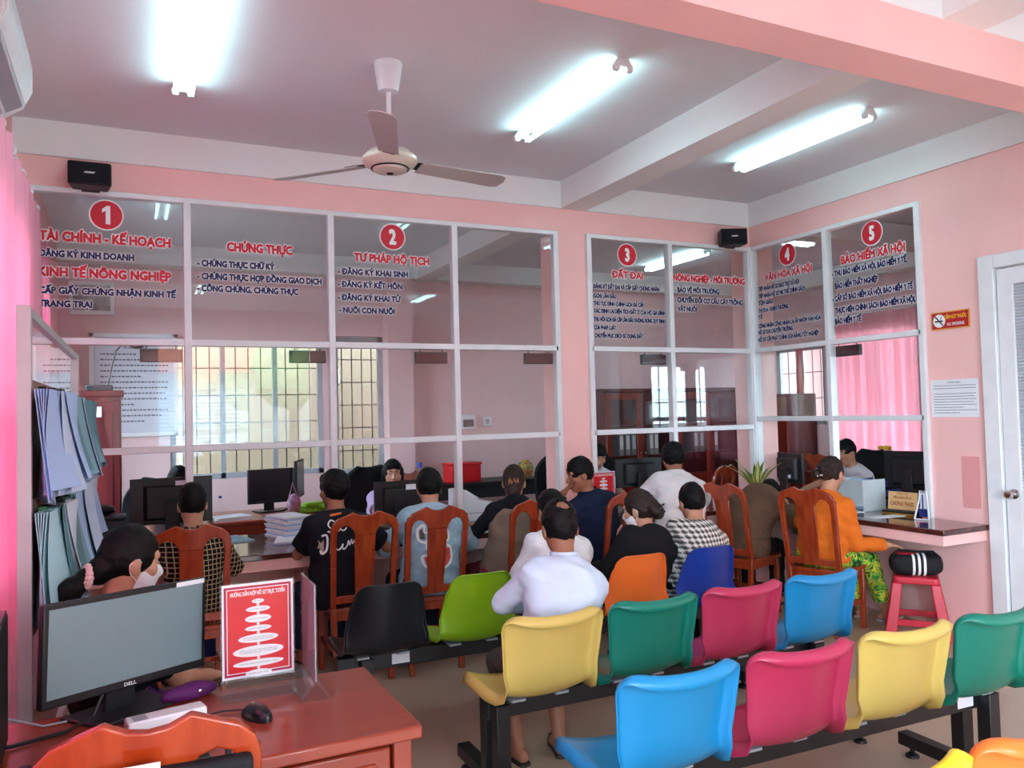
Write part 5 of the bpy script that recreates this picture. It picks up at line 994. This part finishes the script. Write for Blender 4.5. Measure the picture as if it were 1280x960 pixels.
            if hair == 'bun': g.add(E_((0, -.12, -.03), (.055, .042, .05)), .015); g.add(E_((.0, -.105, .0), (.06, .03, .05)), .02)
            if hair == 'clip': g.add(E_((0, -.085, -.05), (.058, .045, .075)), .02); g.add(C_((0, -.085, -.09), (0, -.08, -.15), .04, .022), .02)
            if hair == 'pony': g.add(E_((0, -.1, -.04), (.05, .04, .05)), .02)
            if hair == 'curly': g.add(E_((0, -.115, .0), (.06, .05, .06)), .02); g.add(E_((.02, -.15, .01), (.03, .03, .035)), .01); g.add(E_((-.03, -.14, -.03), (.035, .035, .04)), .01); g.warp(.002, 70)
            g.warp(.0022, 80); g.sub(E_((0, .112, -.045), (.075, .085, .11)), .006); g.cut(hc+Mh @ npv((0, -.05, -.075)), Mh @ npv((0, .45, -1)), None, None) if hair not in ('clip',) else None
            for s in (-1, 1): g.sub(E_((s*.088, .004, -.03), (.026, .024, .036)), .004)
    hobj, _, _ = field_obj('hair', g, hmat, rt_)
    if hair == 'pony':
        t = Field(hc-.4, hc+.1, .006); c0 = hc+Mh @ npv((0, -.128, -.06)); 
        t.add(cap(c0, c0+Mh @ npv((0, -.045, -.05)), .03, .036), .01); t.add(cap(c0+Mh @ npv((0, -.045, -.05)), c0+Mh @ npv((0, -.05, -.17)), .036, .012), .02); t.warp(.003, 80); field_obj('ponytail', t, hmat, rt_)
        m = MB()
        for i in range(14): a = i*math.pi/7; m.ell(Vector(c0+Mh @ npv((.032*math.cos(a), -.0, .032*math.sin(a)))), (.0135, .016, .0135), None, 8)
        obj('scrunchie', m, P('pale_pink_cloth', (236, 196, 190), .85), rt_)
    if hair in ('clip', 'bun', 'curly'):
        cm = P('dark_hair_clip', (20, 22, 34), .25, .6) if hair == 'bun' else P('tortoise_clip', (176, 110, 70), .3, .5) if hair == 'clip' else P('pale_clip', (210, 190, 190), .3)
        m = MB(); by = {'bun': -.158, 'clip': -.118, 'curly': -.16}[hair]
        for i in range(9): m.ell(hv((-.032+.008*i, by+.004*math.sin(i*2), -.02+(.012 if hair == 'clip' else .028)*math.sin(i*1.7))), (.0042, .006, .026) if hair == 'clip' else (.006, .006, .006), None, 8)
        obj('hair_clip', m, cm, rt_)
    if mask:
        g = Field(hc-.17, hc+.17, .005); g.add(E_((0, .024, -.05), (.066, .074, .078)), .01); g.add(C_((0, .088, -.01), (0, .1, -.03), .012, .016), .02)
        g.cut(hc+Mh @ npv((0, .07, .0)), Mh @ npv((0, .25, 1))); g.cut(hc+Mh @ npv((0, .012, -.05)), Mh @ npv((0, -1, .25)))
        mk, _, _ = field_obj('face_mask', g, m_mask, rt_)
        for s in (-1, 1): obj('ear_loop', MB().tube([hv((s*.064, .03, -.012)), hv((s*.08, .0, .016)), hv((s*.083, -.028, -.005)), hv((s*.078, -.02, -.035)), hv((s*.062, .02, -.07))], .0016, 6), m_mask, mk)
    # ---- clothes
    o = loose; g = Field(lo, hi, .008); trunk(g, o); g.add(loft(H-npv((0, 0, hem*.6)), at(.2), .168*q+o, .122*q+o, .152*q+o, .11*q+o, bx_, bf), .03)
    for s in (-1, 1):
        e, w_ = elb[s], hand[s]; ud = e-Sh[s]; ud /= np.linalg.norm(ud); fd = w_-e; fd /= np.linalg.norm(fd)
        if sleeve == 'short': c = Sh[s]+(e-Sh[s])*.72; g.add(cap(Sh[s], c+ud*.06, .045*q+o, .05*q+o), .03); g.cut(c, ud, np.minimum(c, c+ud*.12)-.075, np.maximum(c, c+ud*.12)+.075)
        else: c = e+(w_-e)*.93; g.add(cap(Sh[s], e, .044*q+o*.9, .037*q+o*.8), .03); g.add(cap(e, c+fd*.05, .037*q+o*.8, .027*q+o*.7), .02); g.cut(c, fd, np.minimum(c, c+fd*.1)-.05, np.maximum(c, c+fd*.1)+.05)
    g.warp(.005, 24, hd[0]); g.warp(.002, 55, hd[1]); g.cut(H-npv((0, 0, hem+.035)), (0, 0, -1)); nk = at(.965); ax = nb-nk; ax /= np.linalg.norm(ax)
    g.sub(cap(nk+ax*.0, nk+ax*.14, .058*q, .06*q), .006); g.cut(nk+ax*.04, ax, nk-.085, nk+.085+ax*.05)
    if hood: g.add(ellip(at(.97)-bf*.075+su*.005, ((.115, .06, .075) if hood is True else (.15, .1, .1)), np.stack([bx_, bf, su], 1)), .03); g.add(torus(nk+ax*.012, ax, .068*q+o, .022), .02)
    else: g.add(torus(nk+ax*.012, ax, .054*q+o*.7, .012), .01)
    sh, sV, sQ = field_obj('shirt' if not hood else 'hooded_top', g, shirt, rt_)
    if collar:
        g = Field(nk-.17, nk+.17, .005); g.add(cap(nk-ax*.02, nk+ax*.1, .073*q, .063*q), .01); g.sub(cap(nk-ax*.05, nk+ax*.15, .062*q, .055*q), .004); g.cut(nk+ax*.066-bf*.02, ax-bf*.25); g.cut(nk-ax*.0, -ax); field_obj('collar', g, collar, sh)
    if vest:
        g = Field(lo, hi, .008); trunk(g, o+.009, 0, .9); g.add(loft(H-npv((0, 0, hem*.6)), at(.2), .168*q+o+.01, .122*q+o+.01, .152*q+o+.01, .11*q+o+.01, bx_, bf), .03); g.warp(.0025, 22); g.cut(H-npv((0, 0, hem+.04)), (0, 0, -1)); g.cut(at(.9), su, None, None)
        for s in (-1, 1): g.sub(cap(Sh[s]-bx_*s*.01, Sh[s]+bx_*s*.1, .075), .02)
        field_obj('vest', g, vest, rt_)
    g = Field(lo, hi, .009); g.add(loft(H-npv((0, .012, 0)), H+npv((0, .03, 0)), .17*q, .125*q, .17*q, .125*q, npv((1, 0, 0)), npv((0, 1, 0))), .03); g.add(loft(H, at(.16), .166*q, .116*q, .156*q, .112*q, bx_, bf), .03)
    for s in (-1, 1): g.add(cap(hip[s], knee[s], .092*q, .066*q), .03); g.add(cap(knee[s], ank[s], .066*q, .052*q), .03)
    g.warp(.005, 24, 1.); g.cut((0, 0, cuff), (0, 0, -1)); field_obj('trousers', g, pants, rt_)
    for s in (-1, 1):
        fd = npv((s*.22, 1, 0)); fd /= np.linalg.norm(fd); sd = npv((fd[1], -fd[0], 0)); ft = ank[s]*npv((1, 1, 0)); ol = [(-.07, -.026), (-.078, 0), (-.07, .026), (0, .03), (.09, .042), (.15, .036), (.17, 0), (.15, -.036), (.09, -.042), (0, -.03)]
        sa = obj('sandal', MB().prism(ol, lambda u, v, d: Vector(ft+fd*u+sd*v+npv((0, 0, d))), .0, .016), shoes or P('dark_sandal', (44, 30, 26), .6), rt_, .003)
        obj('strap', MB().tube([Vector(ft+fd*a+sd*b+npv((0, 0, c))) for a, b, c in ((.05, -.042, .012), (.085, -.03, .052), (.1, 0, .06), (.085, .03, .052), (.05, .042, .012))], .005, 6), shoes or P('dark_sandal', (44, 30, 26), .6), sa)
    return rt_, sh, BVHTree.FromPolygons([tuple(v) for v in sV], [tuple(int(i) for i in q_) for q_ in sQ])
def back_print(tree, parent, name, mb, mat, off=.002):
    """lay flat artwork (x across, y up) on the back of a garment"""
    vs = []
    for v in mb.v:
        h = tree.ray_cast(Vector((v[0], -1.2, v[1])), Vector((0, 1, 0))); vs.append((v[0], h[0].y-off if h[0] else -.1, v[1]))
    return obj(name, MB().add(vs, mb.f), mat, parent, flat=True)
def ribbon(pts, w_, n=6):
    """smooth stroke through 2-D points, as a strip"""
    P_ = []
    for i in range(len(pts)-1):
        p0, p1, p2, p3 = (npv(pts[max(i-1, 0)]), npv(pts[i]), npv(pts[i+1]), npv(pts[min(i+2, len(pts)-1)]))
        for j in range(n): t = j/n; P_.append(.5*((2*p1)+(p2-p0)*t+(2*p0-5*p1+4*p2-p3)*t*t+(3*p1-p0-3*p2+p3)*t**3))
    P_.append(npv(pts[-1])); vs = []
    for i, p in enumerate(P_):
        d = P_[min(i+1, len(P_)-1)]-P_[max(i-1, 0)]; d = d/max(np.linalg.norm(d), 1e-6); nn = npv((-d[1], d[0]))*w_/2; vs += [(p[0]-nn[0], p[1]-nn[1], 0), (p[0]+nn[0], p[1]+nn[1], 0)]
    return MB().add(vs, [(2*i, 2*i+1, 2*i+3, 2*i+2) for i in range(len(P_)-1)])
def patch(poly):
    c = np.mean(npv(poly), 0); out = MB(); ring = []
    for i in range(len(poly)):
        a, b = npv(poly[i]), npv(poly[(i+1) % len(poly)]); m_ = max(1, int(np.linalg.norm(b-a)/.015)); ring += [a+(b-a)*j/m_ for j in range(m_)]
    K = 6; n = len(ring); vs = [tuple(c)+(0,)]+[tuple(c+(p-c)*r_/K)+(0,) for r_ in range(1, K+1) for p in ring]
    fs = [(0, 1+i, 1+(i+1) % n) for i in range(n)]+[(1+(r_-1)*n+i, 1+r_*n+i, 1+r_*n+(i+1) % n, 1+(r_-1)*n+(i+1) % n) for r_ in range(1, K) for i in range(n)]
    return out.add(vs, fs)
m_den = cloth('dark_denim', (40, 52, 76)); m_blkp = cloth('black_trousers', (26, 26, 30)); m_brnp = cloth('brown_grey_trousers', (76, 66, 64)); m_wht = cloth('white_shirt_cloth', (210, 224, 242)); m_wht2 = cloth('white_polo_cloth', (232, 230, 232))
CT = .775   # counter top, with a hand on it
person('woman in a white mask with a pink scrunchie on her ponytail, behind the near monitor', -5.16, -2.47, 55, (-5.138, -2.585+.06, 1.10), shirt=cloth('black_blouse', (24, 24, 28)), pants=cloth('purple_trousers', (92, 40, 96)), hair='pony', mask=True, fem=True, hy=20, hp=12, sleeve='short', seat=.45, k=.88, vox=.007)
person('person in a brown and cream plaid shirt on the leftmost counter chair', -4.82, -.66, 0, (-4.81, -.6, 1.09), shirt=checks('brown_plaid', (66, 38, 32), (22, 14, 14), (200, 176, 142), 36, .5, .2), pants=cloth('navy_skirt', (34, 38, 90)), hair='short', fem=True, hy=-4, hp=12, L=(-4.97, -.36, CT), R_=(-4.68, -.36, CT), k=.9)
b4, s4, t4 = person('young man in a black shirt with white script print leaning on the counter', -4.0, -.68, -4, (-3.985, -.56, 1.115), shirt=cloth('black_printed_shirt', (26, 26, 34)), pants=m_den, hair='boy', hy=-14, hp=10, hr=6, L=(-4.1, -.3, CT), R_=(-3.62, -.36, CT), sleeve='short', skin=m_skind, k=.92, loose=.02)
b6, s6, t6 = person('boy in a pale denim jacket with a large patch on the back', -3.41, -.68, 4, (-3.35, -.55, 1.085), shirt=cloth('pale_denim', (158, 190, 206), var=.14, vs=16, bump=.3), pants=m_den, hair='boy', hy=8, hp=26, L=(-3.55, -.33, CT), R_=(-3.13, -.36, CT), k=.92, loose=.024)
person('woman with a hair clip in a taupe vest over a black hooded top', -2.86, -.68, 5, (-2.74, -.58, 1.09), shirt=cloth('black_knit', (24, 24, 32)), vest=cloth('taupe_vest', (128, 108, 94)), pants=cloth('crimson_trousers', (142, 60, 76)), hair='clip', hmat=m_hairb, hood=True, fem=True, hy=22, hp=14, L=(-3.0, -.34, CT), R_=(-2.62, -.34, CT), k=.9)
person('man in a navy jacket resting his chin on his hand, face turned left', -2.2, -.66, -12, (-2.295, -.72, 1.128), shirt=cloth('navy_jacket', (26, 36, 62)), pants=m_blkp, hair='short', hy=-66, hp=14, L=(-2.395, -.66, 1.0), R_=(-2.02, -.36, CT), lp=(-.5, .2, -.9), curl=(70, 30), collar=cloth('navy_jacket', (26, 36, 62)), k=.95, loose=.02, vox=.0065, skin=m_skind)
person('man with thinning crown in a white shirt seen from behind, on the yellow seat', -3.5, -2.47, 8, (-3.385, -2.37, 1.045), shirt=m_wht, collar=m_wht, pants=m_brnp, hair='bald_spot', hy=3, hp=16, L=(-3.47, -2.14, .66), R_=(-3.26, -2.08, .62), feet=((-3.57, -2.26), (-3.36, -2.27)), cuff=.24, k=.88, seat=.425, skin=m_skind, vox=.0065, loose=.016, kh=1.0, lp=(-1, -.1, -.25), rp=(1, -.2, -.6), swf=.96, st=.815)
person('person in a white shirt hidden behind the man with thinning crown', -3.02, -1.6, 2, (-2.95, -1.5, 1.0), shirt=cloth('plain_white_shirt', (226, 232, 236)), pants=m_blkp, hair='short', hp=22, k=.9, seat=.425)
person('woman with a mask and beaded bun in a black hooded top, orange seat', -2.5, -1.63, 4, (-2.405, -1.58, .975), shirt=cloth('black_hoodie', (22, 22, 26)), pants=m_blkp, hair='bun', hmat=m_hairb, mask=True, hood=True, fem=True, hy=-38, hp=12, k=.88, seat=.425, vox=.007, loose=.02)
person('man in a white polo shirt leaning on the counter with his back turned', -1.5, -.78, 8, (-1.32, -.5, 1.18), shirt=m_wht2, collar=m_wht2, pants=m_blkp, hair='boy', hy=12, hp=22, sleeve='short', L=(-1.52, -.32, CT), R_=(-1.1, -.3, CT), seat=.5, k=.95, skin=m_skind, loose=.024, lp=(-.9, -.2, -.4), rp=(.9, -.2, -.4))
dup(st, (-1.5, -.78, .09), 0, 'red plastic stool hidden under the man in the white polo shirt')['label'] = 'red plastic stool under the man in the white polo shirt'
person('person with short hair in a black and white checked shirt on the navy seat', -2.07, -1.6, 5, (-1.945, -1.5, .98), shirt=checks('mono_plaid', (214, 210, 202), (30, 28, 30), (240, 236, 228), 34, .4, .12), pants=m_blkp, hair='short', hy=6, hp=12, k=.88, seat=.425, loose=.022)
person('person in a brown hooded top bent over the corner of the counter', -.9, -.8, 62, (-.50, -.66, .87), shirt=cloth('brown_hoodie_cloth', (104, 76, 58)), pants=m_blkp, hair='short', hp=66, hood='big', L=(-.5, -.46, CT), R_=(-.42, -.78, CT), k=.92, loose=.028, bulge=.1)
person('woman in an orange cardigan and green and yellow patterned trousers, hand on the striped bag', -.74, -1.42, 74, (-.66, -1.45, 1.085), shirt=cloth('orange_knit', (224, 112, 34), bump=.3), pants=leafy('leaf_print_cloth', [(30, 70, 34), (60, 160, 60), (140, 200, 60), (230, 220, 70), (40, 120, 50), (200, 214, 60)], 11), hair='curly', hmat=m_hairb, fem=True, hy=6, hp=14, L=(-.46, -1.2, CT), R_=(-.44, -1.7, .60), rp=(-.3, -.5, -.9), feet=((-.24, -1.28), (-.2, -1.47)), k=.93, vox=.006, loose=.02, curl=(30, 30), hem=.015, shoes=P('pale_sandal', (200, 190, 186), .6), cuff=.14)
person('clerk with a black bob and fringe in a lilac top behind the counter', -3.2, 1.08, 180, (-3.155, .86, 1.085), shirt=cloth('lilac_cloth', (196, 170, 206)), pants=m_blkp, hair='bob', fem=True, hy=12, hp=0, skin=m_skinl, vox=.006, L=(-3.05, .5, .78), R_=(-3.3, .5, .78), k=.9, sleeve='short', kh=1.0)
person('clerk whose face is hidden behind the large black monitor at number 1', -4.88, 1.12, 176, (-4.80, .85, 1.115), shirt=cloth('grey_shirt', (150, 156, 166)), pants=m_blkp, hair='short', hp=26, k=.92, L=(-4.75, .5, .78), R_=(-5.0, .5, .78), sleeve='short')
person('clerk in a white shirt looking down behind the pink column', -1.2, 1.2, 190, (-1.16, .85, 1.15), shirt=cloth('clerk_white_cloth', (224, 226, 232)), pants=m_blkp, hair='short', hy=6, hp=30, vox=.0065, k=.95, L=(-1.05, .55, .78), R_=(-1.32, .55, .78), sleeve='short', collar=cloth('clerk_white_cloth', (224, 226, 232)))
person('clerk in a white shirt seen through window 5, facing left', 1.1, -.1, -82, (.98, -.13, 1.12), shirt=cloth('clerk_white_cloth', (224, 226, 232)), pants=m_blkp, hair='short', hy=-8, hp=14, k=.94, L=(.6, -.3, .78), R_=(.6, .05, .78), sleeve='short')
# ---- artwork on garments
wz = 0.0
for pts, w_ in (([(-.055, .90), (-.075, .93), (-.05, .955), (-.025, .93), (-.05, .90), (-.085, .895), (-.05, .885), (-.015, .90), (.0, .92), (-.01, .905), (.01, .895), (.03, .91)], .007), ([(-.12, .87), (-.095, .875), (-.09, .84), (-.1, .79), (-.125, .77), (-.13, .79)], .011),
               ([(-.06, .83), (-.055, .80), (-.03, .79), (-.005, .82), (-.012, .80), (.0, .79), (.02, .81), (.03, .835), (.035, .81), (.05, .84), (.055, .815), (.075, .84)], .008)):
    back_print(t4, s4, 'white_script', ribbon(pts, w_), m_white)
back_print(t4, s4, 'orange_label', patch([(-.05, .975), (.02, .985), (.025, .995), (-.045, .988)]), P('orange_patch', (226, 120, 50), .7)); back_print(t4, s4, 'grey_bow', patch([(-.14, .85), (-.125, .83), (-.11, .85), (-.112, .80), (-.118, .76), (-.132, .80), (-.145, .80), (-.135, .825)]), P('grey_print_patch', (170, 160, 150), .7))
top3 = [(-.10, .86), (-.06, .885), (-.06, .84), (.0, .85), (.05, .87), (.09, .84), (.09, .79), (.06, .77), (.1, .74), (.11, .67), (.07, .62), (.0, .61), (-.06, .63), (-.08, .69), (-.04, .70), (.01, .675), (.035, .70), (.0, .735), (-.05, .735), (-.05, .775), (.01, .785), (.02, .81), (-.03, .81), (-.06, .78), (-.1, .80)]
back_print(t6, s6, 'patch_outline', ribbon(top3+[top3[0]], .014, 4), m_white, .0035)
for n_, poly, c in (('brown_patch', [(-.09, .85), (-.065, .87), (-.06, .80), (-.09, .80)], (104, 84, 64)), ('brown_patch', [(.03, .85), (.085, .835), (.085, .79), (.055, .775), (.03, .80)], (112, 86, 62)), ('grey_patch', [(-.055, .835), (.03, .85), (.03, .80), (-.02, .81)], (150, 156, 160)), ('brown_patch', [(-.045, .77), (.055, .765), (.06, .74), (-.045, .738)], (104, 80, 58)), ('red_patch', [(.055, .745), (.095, .735), (.105, .67), (.07, .625), (.0, .615), (-.055, .635), (-.07, .685), (-.045, .692), (.01, .665), (.045, .70)], (214, 84, 84))):
    back_print(t6, s6, n_, patch(poly), P('cloth_'+n_, c, .8), .0028)
# ================================================================== street outside, seen in the glass
bld = thing('building', 'orange and white house across the street', 'building', (-3.5, -24, 0)); obj('wall', MB().box(-7, 7, -3, 0, -.2, 3.2), P('house_white', (176, 172, 160), .9), bld); obj('upper_wall', MB().box(-7, 7, -3, .6, 3.2, 6.5), P('house_orange', (196, 110, 84), .9), bld); obj('shutter', MB().grid(lambda u, v: (-2+4*u, .02+.02*math.sin(v*120), 0+2.6*v), 1, 80), P('shutter_grey', (170, 174, 178), .6), bld)
for x in (-5, -3, 3.5, 5.5): obj('window', MB().box(x-.6, x+.6, .58, .64, 4.2, 5.6), m_dev, bld)
rl = thing('balustrade', 'white balustrade along the front of the house across the street', 'balustrade', (-3.5, -13, -.12)); obj('rail', MB().box(-7, 7, -.06, .06, .95, 1.05).box(-7, 7, -.06, .06, 0, .1), m_paper, rl)
for i in range(48): obj('baluster', MB().lathe([(.03, .1), (.06, .3), (.03, .55), (.05, .75), (.03, .95)], (-6.9+i*.294, 0, 0), 10), m_paper, rl)
for x, y, s in ((-1.2, -16, 1.), (2.4, -12, 1.2)):
    tr = thing('tree', 'leafy tree by the street, ' + ('nearer' if s == 1. else 'farther') + ' one', 'tree', (x, y, -.12)); obj('trunk', MB().tube([(0, 0, 0), (.1, 0, 1.5), (0, .1, 2.6)], [.16, .12, .09], 10), P('bark', (92, 74, 60), .9), tr)
    q_ = Field((-1.7*s, -1.7*s, 1.2), (1.7*s, 1.7*s, 5.2), .08)
    for i in range(12): a = i*2.4; q_.add(ellip((.8*s*math.cos(a)*(i % 3)/2, .8*s*math.sin(a)*(i % 3)/2, 2.4+.17*i), (.6*s, .6*s, .5)), .1)
    q_.warp(.08, 7); field_obj('crown', q_, P('leaf_green', (70, 104, 54), .8, .2, rgb2=(110, 140, 80), vs=6), tr)
